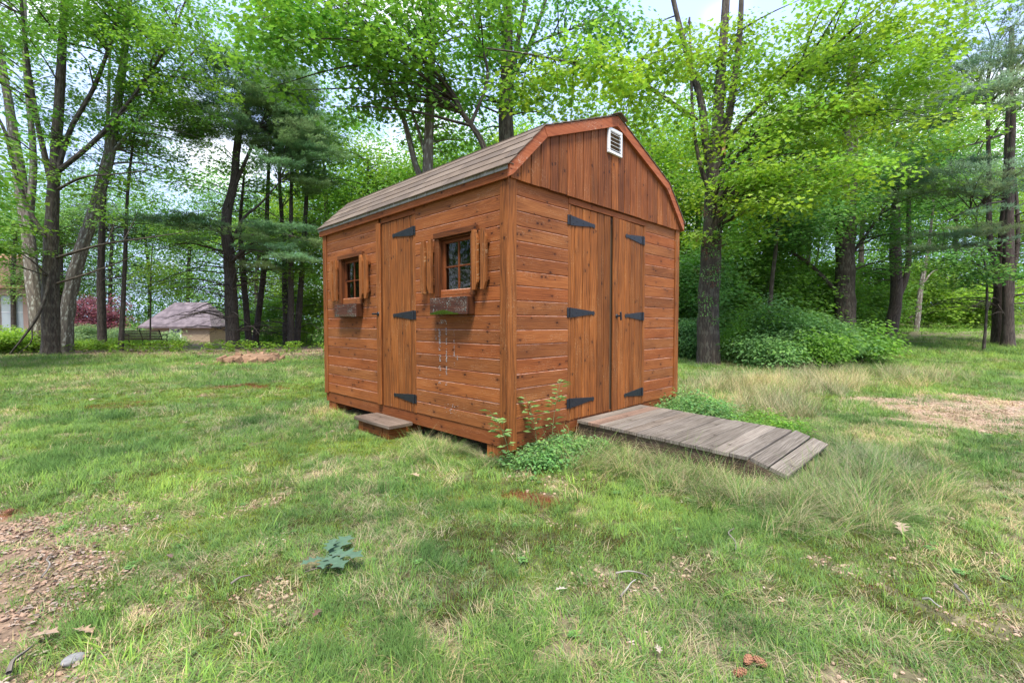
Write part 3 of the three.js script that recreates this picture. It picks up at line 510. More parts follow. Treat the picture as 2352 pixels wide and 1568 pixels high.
function instanced(name, geo, mat, items, origin = V(0, 0, 0)) {
  const m = new THREE.InstancedMesh(geo, mat, items.length); m.name = name; m.userData.kind = 'stuff';
  items.forEach(([x, y, z, yaw, s, col, tilt, sy], i) => { eul.set(tilt, yaw, 0, 'YXZ'); MM.compose(V(x - origin.x, y - origin.y, z - origin.z), QQ.setFromEuler(eul), V(s, sy ?? s, s)); m.setMatrixAt(i, MM); m.setColorAt(i, new THREE.Color().setRGB(...(col ?? [1, 1, 1]))); });
  return m;
}
const LW = 'soft green lawn grass', N = 3;
for (let v = 0; v < N; v++) {
  lot('green' + v, tuft(500 + v, 30, { rad: 0.05, len: [0.03, 0.08], lean: [0.6, 1.45], w: 0.0034, cols: [G1, G2, G3, G1, G4, G4], comb: 0.6 }), bladeMat, 'fine soft green grass of the lawn', 'grass');
  lot('mixed' + v, tuft(520 + v, 34, { rad: 0.055, len: [0.025, 0.07], lean: [0.8, 1.5], w: 0.003, cols: [G1, G3, G4, G3, S1, S2], comb: 0.5 }), bladeMat, 'half dry grass of the lawn', 'grass');
  lot('broad' + v, tuft(530 + v, 9, { rad: 0.04, len: [0.05, 0.12], lean: [0.6, 1.4], w: 0.0075, cols: [G4, G1, [0.2, 0.36, 0.07]], comb: 0.2, seg: 3 }), bladeMat, 'broad bladed grass sprigs in the lawn', 'grass');
  lot('straw' + v, tuft(540 + v, 26, { rad: 0.06, len: [0.04, 0.12], lean: [1.0, 1.55], w: 0.003, cols: [S1, S2, S2, S3], comb: 0.8 }), bladeMat, 'dry straw coloured grass lying flat', 'grass');
  lot('moss' + v, tuft(560 + v, 60, { rad: 0.055, len: [0.008, 0.022], lean: [0.1, 1.0], w: 0.004, cols: [M1, M2, M1, G4], seg: 1 }), bladeMat, 'low yellow green moss cushions in the lawn', 'moss');
  lot('olive' + v, tuft(580 + v, 60, { rad: 0.055, len: [0.012, 0.03], lean: [0.1, 0.9], w: 0.0035, cols: [O1, [0.09, 0.105, 0.02], [0.12, 0.15, 0.022], M2, RD2], seg: 1 }), bladeMat, 'dark olive haircap moss in the near lawn', 'moss');
  lot('red' + v, tuft(600 + v, 60, { rad: 0.055, len: [0.008, 0.024], lean: [0.1, 1.0], w: 0.0035, cols: [RD, RD, RD2, M2], seg: 1 }), bladeMat, 'rust red moss patches in the lawn', 'moss');
  lot('clump' + v, tuft(610 + v, 60, { rad: 0.08, len: [0.05, 0.12], lean: [0.5, 1.4], w: 0.003, cols: [[0.13, 0.24, 0.06], [0.115, 0.22, 0.05], G2, G1], comb: 0.5, seg: 3 }), bladeMat, 'darker fescue clumps in the lawn', 'grass');
  lot('long' + v, tuft(620 + v, 34, { rad: 0.07, len: [0.22, 0.5], lean: [0.8, 1.55], w: 0.0036, cols: [G1, G2, G2, G3, G4, S1, S1, S2], comb: 0.75, seg: 4 }), bladeMat, 'long arching grass around the ramp', 'grass');
  lot('hay' + v, tuft(640 + v, 34, { rad: 0.08, len: [0.2, 0.5], lean: [0.6, 1.4], w: 0.004, cols: [S1, S2, S2, S3, G3, G1], comb: 0.7, seg: 4 }), bladeMat, 'tall dry hay coloured grass by the shrub', 'grass');
  lot('farGreen' + v, tuft(660 + v, 44, { rad: 0.16, len: [0.06, 0.14], lean: [0.4, 1.2], w: 0.009, cols: [G1, G4, G2, G1, G3], comb: 0.3 }), bladeMat, 'green grass at the far end of the lawn', 'grass');
}
{ // trefoil leaves, low herbs
  const b = new GB(), R = rngOf(71);
  for (let i = 0; i < 9; i++) { const a = R() * 6.28, r = R() * 0.05, h = 0.02 + R() * 0.03, x = cos(a) * r, z = sin(a) * r, c = [0.1 + 0.04 * R(), 0.22 + 0.05 * R(), 0.05 + 0.04 * R()]; for (let k = 0; k < 3; k++) { const q = k * 2.09 + a, s = 0.011 + 0.006 * R(), p = V(x + cos(q) * s, h, z + sin(q) * s), t = [-sin(q) * s * 0.8, cos(q) * s * 0.8]; b.quad([x, h - 0.004, z], [p.x + t[0], h, p.z + t[1]], [x + cos(q) * s * 2, h + 0.001, z + sin(q) * s * 2], [p.x - t[0], h, p.z - t[1]], 0, 0, 0, 0, c); } }
  lot('herb', b.geo(), bladeMat, 'small trefoil leaved herbs scattered in the grass', 'weeds');
  const f = new GB(); for (let i = 0; i < 26; i++) { const q = R() * 6.28, s = 0.03 + 0.05 * R(), a = R() * 6.28, r = R() * 0.12, x = cos(a) * r, z = sin(a) * r, h = 0.02 + 0.16 * R(), c = [0.11 + 0.05 * R(), 0.2 + 0.07 * R(), 0.04], t = s * 0.32; f.quad([x, h, z], [x + cos(q) * s * 0.5 - sin(q) * t, h + 0.012, z + sin(q) * s * 0.5 + cos(q) * t], [x + cos(q) * s, h - 0.008, z + sin(q) * s], [x + cos(q) * s * 0.5 + sin(q) * t, h + 0.012, z + sin(q) * s * 0.5 - cos(q) * t], 0, 0, 0, 0, c); }
  lot('leafy', f.geo(), bladeMat, 'low leafy ground cover under the trees', 'ground cover');
}
{ // dead leaf and wood chip litter
  const b = new GB(), R = rngOf(73);
  for (let i = 0; i < 20; i++) { const a = R() * 6.28, r = sqrt(R()) * 0.09, x = cos(a) * r, z = sin(a) * r, q = R() * 6.28, s = 0.005 + 0.011 * R(), w = s * (0.3 + 0.5 * R()), y = 0.004 + R() * 0.01, t1 = (R() - 0.5) * 0.012, c = [[0.33, 0.2, 0.13], [0.4, 0.27, 0.19], [0.22, 0.12, 0.08], [0.46, 0.36, 0.28]][floor(R() * 4)], X = cos(q), Z = sin(q); b.quad([x - X * s, y, z - Z * s], [x - Z * w, y + t1 + 0.004, z + X * w], [x + X * s, y + 0.002, z + Z * s], [x + Z * w, y - t1 + 0.004, z - X * w], 0, 0, 0, 0, c); }
  lot('chips', b.geo(), new THREE.MeshStandardMaterial({ vertexColors: true, roughness: 1, side: THREE.DoubleSide }), 'brown dead leaf litter and wood chips on bare soil', 'leaf litter');
}
{
  { const R = rngOf(79), gs = []; for (let i = 0; i < 9; i++) { const q = new THREE.IcosahedronGeometry(0.004 + 0.009 * R() * R(), 0); q.scale(1.3, 0.7, 1); q.rotateY(R() * 6); const a = R() * 6.28, r = sqrt(R()) * 0.09; q.translate(cos(a) * r, 0.003, sin(a) * r); gs.push(q); } lot('clod', mergeGeometries(gs), new THREE.MeshStandardMaterial({ color: new THREE.Color().setRGB(0.4, 0.29, 0.21), roughness: 1 }), 'small crumbs of soil and grit on the bare patches', 'soil crumbs'); }
  const R = rngOf(801);
  const onRamp = (x, z, m = 0.02) => x > 0.95 - m && x < 2.25 + m && z > -0.05 && z < 1.93 + m, inShed = (x, z) => x > -0.005 && x < 3.21 && z < 0.0 && z > -3.73, onStep = (x, z) => x > -0.35 && x < 0 && z > -2.22 && z < -1.42;
  const tint = (x, z, a = 0.16) => { const n = fbm(x * 0.9 + 51, z * 0.9 + 5, 3, 171) - 0.5, m = fbm(x * 3.1, z * 3.1, 2, 173) - 0.5, k = 0.86 * (1 + n * 0.8 + m * 0.4 + (R() - 0.5) * 0.2); return [k * (1 + n * a * 2), k, k * (1 - n * a * 2)]; };
  const ring = (d0, d1, den, sc) => {
    const half = 1.12, A = half * (d1 * d1 - d0 * d0), n = floor(A * den);
    for (let i = 0; i < n; i++) {
      const dep = sqrt(mix(d0 * d0, d1 * d1, R())), lat = (R() * 2 - 1) * half * dep + (R() - 0.5) * 0.6, [x, z] = worldXZ(lat, dep); if (inShed(x, z)) continue;
      const q = zones(x, z), y = terrain(x, z), v = floor(R() * N), yaw = R() * 6.28, s = sc * (0.75 + 0.6 * R()), t = tint(x, z); let u = R(); const hid = onRamp(x, z) || onStep(x, z);
      const wet = 0.8;
      if (u < q.litter * 0.9) { if (R() < 0.4) { const kk = 0.35 + R() * 0.55; place('chips', x, y, z, yaw, s * (0.5 + 0.5 * R()), [kk, kk, kk]); } if (R() < 0.3) place('clod', x, y, z, yaw, s, [0.8, 0.72, 0.66]); if (dep > 19 && lat < -6 && R() < 0.1) place('leafy', x, y, z, yaw, s * 0.7, [1.5, 1.4, 0.8]); if (R() < 0.1) place('mixed' + v, x, y, z, yaw, s, t); continue; }
      if (hid && R() < 0.6) continue;
      if (u < q.bare * 0.95) { if (R() < 0.08) place('chips', x, y, z, yaw, s * 0.7, [0.8, 0.75, 0.7]); if (R() < 0.45) place('clod', x, y, z, yaw, s, [1, 0.95, 0.9]); if (R() < 0.22) place('straw' + v, x, y, z, yaw, s, t); continue; }
      u = R();
      if (u < q.red * 0.95) { place('red' + v, x, y, z, yaw, s, t); continue; }
      if (u < q.olive * 0.85) { place('olive' + v, x, y, z, yaw, s, t); if (R() < 0.3) place('green' + v, x, y, z, yaw, s * 0.8, t); continue; }
      if (R() < q.moss * 0.8) { place('moss' + v, x, y, z, yaw, s * 1.1, t); if (R() < 0.35) place('green' + v, x, y, z, yaw, s * 0.7, t); continue; }
      if (!hid && R() < q.tall * 0.4 * (den > 100 ? 0.5 : 1)) { place('long' + v, x, y, z, yaw, 0.6 + 0.5 * R(), t, 0, 0.5 + 0.6 * R()); continue; }
      if (R() < q.straw * 0.5) { place((R() < 0.75 ? 'hay' : 'long') + v, x, y, z, yaw, 0.6 + 0.6 * R(), t); continue; }
      if (R() < q.clump * 0.5) { place('clump' + v, x, y, z, yaw, s * 0.85, t); continue; }
      const dr = R() * 1.25;
      if (dr < q.dry * 0.45) place('straw' + v, x, y, z, yaw, s, t); else if (dr < q.dry) place('mixed' + v, x, y, z, yaw, s, t); else place('green' + v, x, y, z, yaw, s * (hid ? 0.6 : 1), t, 0, s * (0.7 + 0.7 * q.n2) * (hid ? 0.5 : 1));
      if (R() < (0.01 + 0.05 * q.fresh) * (q.n2 > 0.5 ? 2 : 0.4)) place('herb', x, y, z, yaw, min(s, 1.3) * (0.3 + 0.3 * R()), [1.25, 1.2, 1]);
      if (R() < 0.05 && q.n1 > 0.42) place('broad' + v, x, y, z, yaw, min(s, 1.4) * (0.6 + 0.6 * R()), t);
      if (R() < 0.008) place('chips', x, y, z, yaw, s * 0.7, [1, 1, 1]);
    }
  };
  ring(1.1, 3.2, 760, 0.95); ring(3.2, 6, 400, 1.15); ring(6, 10, 170, 1.6); ring(10, 15.5, 70, 2.3); ring(15.5, 21, 34, 3);
  const half = 1.1; // beyond: wide tufts
  for (let i = 0; i < 5200; i++) { const dep = sqrt(mix(14 * 14, 44 * 44, R())), lat = (R() * 2 - 1) * half * dep, [x, z] = worldXZ(lat, dep), q = zones(x, z); if (lat < 3 && dep > 17.5 && dep < 23 && R() < 0.9) continue; place(R() < (lat < 0 ? 0.5 : 0.25) && dep > 20 ? 'leafy' : 'farGreen' + floor(R() * N), x, terrain(x, z), z, R() * 6.28, 0.8 + R() * 0.8 + (dep > 25 && lat > 0 ? 1 : 0), lat > 8 ? [1.25, 1.25, 0.9] : lat < 0 ? [1.35, 1.3, 0.9] : tint(x, z)); }
  // long grass along the ramp's near side and its end
  for (let i = 0; i < 460; i++) { const e = R(), x = e < 0.6 ? 0.93 - R() * R() * 0.75 : 0.7 + R() * 2.1, z = e < 0.6 ? 0.15 + R() * 2.0 : 1.93 + R() * R() * 0.9; if (onRamp(x, z)) continue; place((R() < 0.22 ? 'hay' : 'long') + floor(R() * N), x, terrain(x, z), z, R() * 6.28, 0.45 + 0.5 * R(), tint(x, z), 0, 0.25 + 0.35 * R()); }
  // grass tight against the shed, the step and under its edge
  for (let i = 0; i < 520; i++) { const e = R(), x = e < 0.55 ? -0.02 - R() * R() * 0.35 : R() * 0.92, z = e < 0.55 ? -R() * 3.7 : R() * R() * 0.4; if (onStep(x, z)) continue; place((R() < 0.05 ? 'hay' : R() < 0.3 ? 'long' : 'clump') + floor(R() * N), x, terrain(x, z), z, R() * 6.28, 0.4 + 0.4 * R(), tint(x, z), 0, 0.22 + 0.3 * R()); }
  const names = { green: 'lawn_grass', mixed: 'lawn_grass', straw: 'dry_grass', moss: 'moss', olive: 'dark_moss', red: 'red_moss', long: 'long_grass', hay: 'hay_grass', farG: 'far_grass', herb: 'trefoil_herb', leaf: 'leafy_cover', chip: 'leaf_litter', clump: 'fescue_clump', broad: 'broad_grass', clod: 'soil_crumb' };
  let total = 0;
  for (const [k, l] of lots) { if (!l.items.length) continue; const m = instanced(numbered(names[k.slice(0, 5)] ?? names[k.slice(0, 4)] ?? names[k.slice(0, 3)]), l.geo, l.mat, l.items); m.userData = { kind: 'stuff', label: l.label, category: l.category }; scene.add(m); total += l.items.length; }
  console.log('ground cover instances', total);
}

// ------------------------------------------------------------------ leaves and sprays
function leafShape(b, R, o, dirV, upV, size, col, kind) {   // a leaf blade from its stalk end o
  const d = dirV.clone().normalize(), s = d.clone().cross(upV).normalize(), u = s.clone().cross(d).normalize(), P = (x, y, z = 0) => o.clone().addScaledVector(d, x * size).addScaledVector(s, y * size).addScaledVector(u, z * size).toArray();
  if (kind === 'maple') {
    const rim = [[0.02, 0.0], [0.08, 0.3], [0.2, 0.5], [0.36, 0.27], [0.62, 0.48], [0.66, 0.16], [1, 0], [0.66, -0.16], [0.62, -0.48], [0.36, -0.27], [0.2, -0.5], [0.08, -0.3]], c = P(0.34, 0, -0.03);
    for (let i = 0; i < rim.length; i++) { const p = rim[i], q = rim[(i + 1) % rim.length]; b.tri(c, P(p[0], p[1], abs(p[1]) * 0.22 - p[0] * p[0] * 0.12), P(q[0], q[1], abs(q[1]) * 0.22 - q[0] * q[0] * 0.12), 0, 0, 0, col); }
  } else if (kind === 'simple') { b.quad(P(0, 0), P(0.45, 0.3, 0.07), P(1, 0, -0.1), P(0.45, -0.3, 0.07), 0, 0, 0, 0, col); } else { b.tri(P(0, 0.06), P(0.55, 0.5, 0.06), P(1, 0, -0.1), 0, 0, 0, col); b.tri(P(0, -0.06), P(1, 0, -0.1), P(0.55, -0.5, 0.06), 0, 0, 0, col); }
}
function spray(seed, { n, rad, size, kind, flat = 0.35, tones }) {
  const R = rngOf(seed), b = new GB();
  for (let i = 0; i < n; i++) {
    const a = R() * 2 * PI, r = rad * Math.pow(R(), 0.6), o = V(cos(a) * r, (R() - 0.5) * rad * flat * 2 - r * 0.18, sin(a) * r), d = V(cos(a) + (R() - 0.5) * 1.6, -0.25 + (R() - 0.5) * 0.7, sin(a) + (R() - 0.5) * 1.6), up = V((R() - 0.5) * 1.1, 1, (R() - 0.5) * 1.1), k = 0.78 + 0.44 * R(), t = tones[floor(R() * tones.length)];
    leafShape(b, R, o, d, up, size * (0.7 + 0.6 * R()), t.map((v) => v * k), kind);
  }
  const g = b.geo();
  return g;
}
const NEARMAPLE = [0, 1, 2].map((v) => spray(900 + v, { n: 25, rad: 0.42, size: 0.104, kind: 'maple', flat: 0.32, tones: [[1, 1, 1], [1.12, 1.06, 0.9], [0.85, 0.92, 1]] }));
const MIDLEAF = [0, 1, 2].map((v) => spray(910 + v, { n: 32, rad: 0.54, size: 0.118, kind: 'lobed', flat: 0.36, tones: [[1, 1, 1], [1.15, 1.08, 0.9], [0.8, 0.9, 1]] }));
const FARLEAF = [0, 1, 2].map((v) => spray(920 + v, { n: 34, rad: 0.92, size: 0.2, kind: 'simple', flat: 0.5, tones: [[1, 1, 1], [1.15, 1.08, 0.9], [0.8, 0.88, 1]] }));
const SHRUBLEAF = [0, 1, 2].map((v) => spray(930 + v, { n: 34, rad: 0.2, size: 0.055, kind: 'simple', flat: 0.5, tones: [[1, 1, 1], [1.15, 1.08, 0.95], [0.85, 0.92, 1]] }));
function needleSpray(seed, { n, len, size, w }) {   // a bough end: twig with bundles of needles
  const R = rngOf(seed), b = new GB();
  for (let i = 0; i < n; i++) {
    const t = R(), side = (R() - 0.5) * 2, o = V(t * len, (R() - 0.4) * 0.1 - t * 0.02, side * (1 - t * 0.6) * len * 0.42), k = 0.7 + 0.6 * R();
    for (let j = 0; j < 6; j++) { const d = V(0.9 + (R() - 0.5) * 1.2, (R() - 0.35) * 1.1, side * 0.9 + (R() - 0.5) * 1.3).normalize(), s = d.clone().cross(V(R() - 0.5, 1, R() - 0.5)).normalize(), L = size * (0.6 + 0.7 * R()), p = o.clone().addScaledVector(d, L); b.tri(o.clone().addScaledVector(s, -w).toArray(), o.clone().addScaledVector(s, w).toArray(), p.toArray(), 0, 0, 0, [k, k, k]); }
  }
  return b.geo();
}
const PINE = [0, 1, 2].map((v) => needleSpray(940 + v, { n: 26, len: 0.75, size: 0.2, w: 0.0095 })), PINEFAR = [0, 1].map((v) => needleSpray(950 + v, { n: 26, len: 1.1, size: 0.24, w: 0.011 }));
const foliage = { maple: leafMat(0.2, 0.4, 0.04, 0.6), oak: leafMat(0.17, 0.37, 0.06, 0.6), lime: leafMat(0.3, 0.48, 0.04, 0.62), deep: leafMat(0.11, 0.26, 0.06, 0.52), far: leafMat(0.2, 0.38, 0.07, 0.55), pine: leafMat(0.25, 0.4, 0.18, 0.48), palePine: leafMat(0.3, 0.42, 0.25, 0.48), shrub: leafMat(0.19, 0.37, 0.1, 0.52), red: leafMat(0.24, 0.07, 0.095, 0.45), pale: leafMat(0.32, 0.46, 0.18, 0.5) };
// ------------------------------------------------------------------ bark
function barkTexture(seed, pal, lich) { return tex(512, 512, (u, v) => { const r = fbm(u * 14, v * 5, 4, seed, 14, 5), f = abs(fbm(u * 18 + (fbm(u * 6, v * 6, 2, seed + 3, 6, 6)) * 1.5, v * 4, 3, seed + 7) - 0.5) * 2, l = smooth(0.5, 0.66, fbm(u * 9, v * 9, 4, seed + 11, 9, 9)) * lich; let c = lerp3(pal[0], pal[1], clamp(r * 0.8 + f * 0.7 - 0.2)); return lerp3(c, pal[2], l * 0.8); }); }
const barkD = barkTexture(201, [rgb(52, 44, 38), rgb(118, 104, 90), rgb(140, 140, 124)], 0.45), barkG = barkTexture(211, [rgb(82, 74, 66), rgb(146, 136, 122), rgb(176, 178, 166)], 0.9), barkP = barkTexture(221, [rgb(46, 38, 34), rgb(104, 90, 80), rgb(120, 116, 104)], 0.35);
for (const t of [barkD, barkG, barkP]) t.repeat.set(1.6, 0.9);
const barkMat = (t, k = 1) => new THREE.MeshStandardMaterial({ map: t, bumpMap: t, bumpScale: 0.02, roughness: 0.95, color: new THREE.Color(k, k, k) });
const BARK = { dark: barkMat(barkD, 0.75), grey: barkMat(barkG), pine: barkMat(barkP) }, deadMat = new THREE.MeshStandardMaterial({ color: new THREE.Color().setRGB(0.13, 0.1, 0.08), roughness: 1 });

// ------------------------------------------------------------------ trees
// stems: [{ pts: [[px, py, ddep?]...], r: [r0..r1] }] on the sketch grid at depth dep; crowns: [{ c: [px, py, dep], r: [across, up, along], n, cr, k }]
let leafTotal = 0;
function tree(name, label, category, group, dep, spec) {
  const first = spec.stems[0].pts[0], foot = footOf(first[0], dep), t = thing(name, label, category, foot.toArray(), group), R = rngOf(spec.seed), nodes = [];
  const loc = (v) => v.clone().sub(foot);
  spec.stems.forEach((s, si) => {
    let pts = s.pts.map(([x, y, dd = 0]) => at(x, y, dep + dd));
    if (!s.limb) { const f = footOf(s.pts[0][0], dep + (s.pts[0][2] ?? 0)); f.y -= 0.15; pts[0] = f; }
    const n = s.sides ?? (s.r[0] > 0.12 ? 10 : 6); let radii = s.r;
    if (!s.limb) { const top = pts[0].clone().lerp(pts[1], 0.12); pts.splice(1, 0, top); radii = [s.r[0] * 1.45, s.r[0] * 1.02, ...[0.25, 0.5, 0.75, 1].map((k) => { const q = k * (s.r.length - 1), i = min(s.r.length - 2, floor(q)); return mix(s.r[i], s.r[i + 1], q - i); })]; }
    part(s.limb ? 'limb' : 'trunk', curveTube(pts.map(loc), radii, n, s.limb ? 0.08 : 0.14, spec.seed + si), BARK[spec.bark ?? 'dark'], t);
    const c = new THREE.CatmullRomCurve3(pts, false, 'centripetal'); for (let i = 1; i <= 16; i++) nodes.push([c.getPoint(i / 16), mix(s.r[0], s.r[s.r.length - 1], i / 16)]);
  });
  const wood = [], sprays = [[], [], []], kind = spec.leaf ?? MIDLEAF, base = spec.tone ?? [1, 1, 1];
  for (const cr of spec.crowns ?? []) for (let i = 0; i < cr.n * 1.3; i++) {
    const ctr = at(...cr.c), a = R() * 2 * PI, e = (R() * 2 - 1), rr = Math.pow(R(), 0.42), q = sqrt(1 - e * e);
    const c = ctr.clone().add(V(0, e * rr * cr.r[1] * 1.2, 0)).addScaledVector(AX, cos(a) * q * rr * cr.r[0]).add(V(FX, 0, FZ).multiplyScalar(sin(a) * q * rr * cr.r[2]));
    let best = null, bd = 1e9; for (const [p, r] of nodes) { const dd = p.distanceTo(c) + max(0, p.y - c.y + 0.2) * 0.6; if (dd < bd) { bd = dd; best = [p, r]; } }
    if (best && bd < 14 && !spec.bare) { const p = best[0], m = p.clone().lerp(c, 0.5); m.y += (0.06 + 0.1 * R()) * p.distanceTo(c); m.add(V((R() - 0.5), (R() - 0.5) * 0.6, (R() - 0.5)).multiplyScalar(0.16 * p.distanceTo(c))); const r0 = min(best[1] * 0.7, 0.012 + 0.011 * p.distanceTo(c)); wood.push(curveTube([p, m, c].map(loc), [r0, r0 * 0.6, 0.006], 5, 0, i)); }
    const K = floor(cr.k * (spec.thin ?? 0.5) * (0.7 + 0.6 * R())), cs = cr.cr * (0.7 + 0.6 * R()), shade = 0.76 + 0.42 * R(), warm = (R() - 0.5) * 0.3;
    for (let j = 0; j < K; j++) {
      const aa = R() * 2 * PI, rad = cs * sqrt(R()), y = (R() - 0.5) * cs * (cr.flat ?? 0.75), x = c.x + cos(aa) * rad, z = c.z + sin(aa) * rad, yy = c.y + y - rad * 0.12;
      if (yy < terrain(x, z) + 0.05) continue;
      const s = (0.75 + 0.5 * R()) * (cr.s ?? 1), b = shade * (0.88 + 0.24 * R());
      sprays[floor(R() * kind.length) % 3].push([x, yy, z, cr.out ? atan2(-(z - foot.z), x - foot.x) + (R() - 0.5) * 1.2 : R() * 6.28, s, [base[0] * b * (1 + warm), base[1] * b, base[2] * b * (1 - warm)], (R() - 0.5) * 0.5]);
      if (j % 9 === 0 && !spec.bare) wood.push(curveTube([c, c.clone().lerp(V(x, yy, z), 0.5).add(V(0, 0.05, 0)), V(x, yy, z)].map(loc), [0.007, 0.005, 0.003], 3, 0, j));
    }
  }
  for (const d of spec.dead ?? []) {   // leafless whorled branches: [y0 sketch, y1 sketch, count, length, stem index]
    const s = spec.stems[d[4] ?? 0], c = new THREE.CatmullRomCurve3(s.pts.map(([x, y, dd = 0]) => at(x, y, dep + dd)));
    for (let i = 0; i < d[2]; i++) {
      let tt = R(); for (let it = 0; it < 30; it++) { const p = c.getPoint(tt), dy = p.clone().sub(EYE), py = 784 - FD * dy.dot(AY) / -dy.dot(AZ); if (py < min(d[0], d[1]) || py > max(d[0], d[1])) tt = R(); else break; }
      const p = c.getPoint(tt), a = R() * 6.28, L = d[3] * (0.45 + 0.7 * R()), dr = V(cos(a), 0, sin(a)), up = 0.15 - 0.3 * R(), m = p.clone().addScaledVector(dr, L * 0.5).add(V((R() - 0.5) * 0.3, L * (0.08 + up * 0.5), (R() - 0.5) * 0.3)), e = p.clone().addScaledVector(dr, L).add(V((R() - 0.5) * 0.5, L * up - 0.1 * L, (R() - 0.5) * 0.5)); if (e.y < terrain(e.x, e.z) + 0.06) e.y = terrain(e.x, e.z) + 0.06; const r0 = 0.012 + 0.01 * L * 0.6;
      wood.push(curveTube([p, m, e].map(loc), [r0, r0 * 0.6, 0.004], 5, 0, i));
      for (let j = 0; j < 4; j++) { const k = 0.35 + 0.6 * R(), q = new THREE.QuadraticBezierCurve3(p, m, e).getPoint(k), b2 = a + (R() < 0.5 ? 1 : -1) * (0.5 + 0.5 * R()), l2 = L * (0.15 + 0.25 * R()); wood.push(curveTube([q, q.clone().add(V(cos(b2) * l2 * 0.5, 0.02, sin(b2) * l2 * 0.5)), q.clone().add(V(cos(b2) * l2, -0.04 + (R() - 0.5) * 0.15, sin(b2) * l2))].map(loc), [0.008, 0.006, 0.003], 3, 0, j)); }
    }
  }
  if (wood.length) part('branchwork', mergeGeometries(wood), BARK[spec.bark ?? 'dark'], t, 'stuff');
  sprays.forEach((list, v) => { if (list.length) { t.add(instanced('crown', kind[v % kind.length], foliage[spec.mat ?? 'maple'], list, foot)); leafTotal += list.length; } });
  return t;
}
const LG = 'maples at the left edge of the lawn';
tree('maple_tree', 'dark barked maple with many rising limbs, nearest of the left clump', 'tree', LG, 18, { seed: 1001, thin: 0.44, bark: 'dark', mat: 'maple', leaf: NEARMAPLE, stems: [
  { pts: [[112, 815], [116, 640], [118, 500], [124, 400], [140, 150], [150, -60], [160, -260]], r: [0.26, 0.21, 0.14, 0.06] }, { limb: 1, pts: [[116, 560], [70, 490], [30, 380], [5, 290], [-60, 200]], r: [0.09, 0.05] },
  { limb: 1, pts: [[124, 420], [160, 300], [215, 200], [255, 90], [290, -60]], r: [0.11, 0.05] }, { limb: 1, pts: [[121, 440], [85, 280], [60, 120], [40, -80]], r: [0.12, 0.05] }, { limb: 1, pts: [[124, 400], [215, 325], [273, 262], [336, 179], [383, 105], [430, -10]], r: [0.1, 0.035] },
  { limb: 1, pts: [[118, 595], [231, 562], [336, 546], [446, 530]], r: [0.065, 0.035, 0.008] }, { limb: 1, pts: [[116, 655], [210, 625], [290, 595], [336, 572]], r: [0.05, 0.028, 0.008] }, { limb: 1, pts: [[122, 440], [189, 407], [260, 400], [336, 391]], r: [0.06, 0.02] }, { limb: 1, pts: [[114, 620, -0.1], [104, 680, -0.45], [80, 735, -0.8], [52, 775, -1], [22, 812, -1.2]], r: [0.075, 0.06, 0.022] }, { limb: 1, pts: [[72, 748, -0.85], [70, 785, -1], [40, 812, -1.2]], r: [0.03, 0.012] }],
  crowns: [{ c: [160, 20, 18], r: [5, 2.6, 3.5], n: 30, cr: 1.0, k: 22 }, { c: [330, 120, 17], r: [2.6, 2.2, 2.5], n: 17, cr: 0.9, k: 20 }, { c: [20, 260, 17], r: [1.5, 2.8, 2.5], n: 8, cr: 0.8, k: 16 }, { c: [230, 420, 18], r: [2.8, 1.4, 2], n: 9, cr: 0.7, k: 12 }, { c: [30, 560, 17], r: [0.8, 1.0, 1], n: 5, cr: 0.6, k: 16 }] });
tree('maple_tree', 'grey lichened maple leaning left at the picture edge behind the dark trunk', 'tree', LG, 20, { seed: 1002, thin: 0.44, bark: 'grey', mat: 'maple', leaf: MIDLEAF, stems: [{ pts: [[90, 790], [73, 630], [50, 446], [31, 315], [10, 184], [-12, 60]], r: [0.26, 0.2, 0.1] }, { limb: 1, pts: [[62, 540], [75, 400], [73, 315], [58, 158], [55, -20]], r: [0.16, 0.07] }],
  crowns: [{ c: [0, 60, 20], r: [4, 3, 3], n: 22, cr: 1.1, k: 20 }, { c: [60, 330, 21], r: [2, 2.6, 2], n: 6, cr: 0.8, k: 14 }] });
tree('maple_tree', 'grey lichened maple leaning right over the bench', 'tree', LG, 19.5, { seed: 1003, thin: 0.44, bark: 'grey', mat: 'maple', leaf: MIDLEAF, stems: [{ pts: [[144, 790], [163, 656], [210, 499], [247, 368], [268, 252], [286, 105], [300, -60]], r: [0.26, 0.19, 0.1] }, { limb: 1, pts: [[250, 360], [330, 260], [400, 170], [470, 90]], r: [0.08, 0.03] }],
  crowns: [{ c: [340, 60, 19.5], r: [4, 2.4, 3.5], n: 26, cr: 1.0, k: 20 }, { c: [430, 230, 20], r: [2.6, 1.6, 2.5], n: 16, cr: 0.9, k: 16 }, { c: [370, 360, 21], r: [2.6, 1.2, 2], n: 10, cr: 0.8, k: 12 }] });
const PG = 'pines left of the shed';
tree('pine_tree', 'slim straight pine with whorled dead twigs beside the red leaved tree', 'tree', PG, 22, { seed: 1010, thin: 0.7, bark: 'pine', mat: 'pine', leaf: PINE, stems: [{ pts: [[233, 788], [231, 630], [236, 473], [245, 315], [252, 100]], r: [0.19, 0.12, 0.05] }], dead: [[700, 420, 26, 2.6]], crowns: [{ c: [250, 300, 22], r: [2, 2.6, 2], n: 12, cr: 0.8, k: 10, flat: 0.3, out: 1 }] });
tree('pine_tree', 'thin leaning pine trunk standing left of the bench', 'tree', PG, 20.5, { seed: 1011, bark: 'pine', mat: 'maple', leaf: MIDLEAF, stems: [{ pts: [[275, 801], [286, 604], [294, 420], [318, 236]], r: [0.12, 0.08, 0.03] }], dead: [[640, 400, 14, 2.0]], crowns: [{ c: [320, 300, 20.5], r: [1.6, 1.6, 1.6], n: 7, cr: 0.8, k: 14 }] });
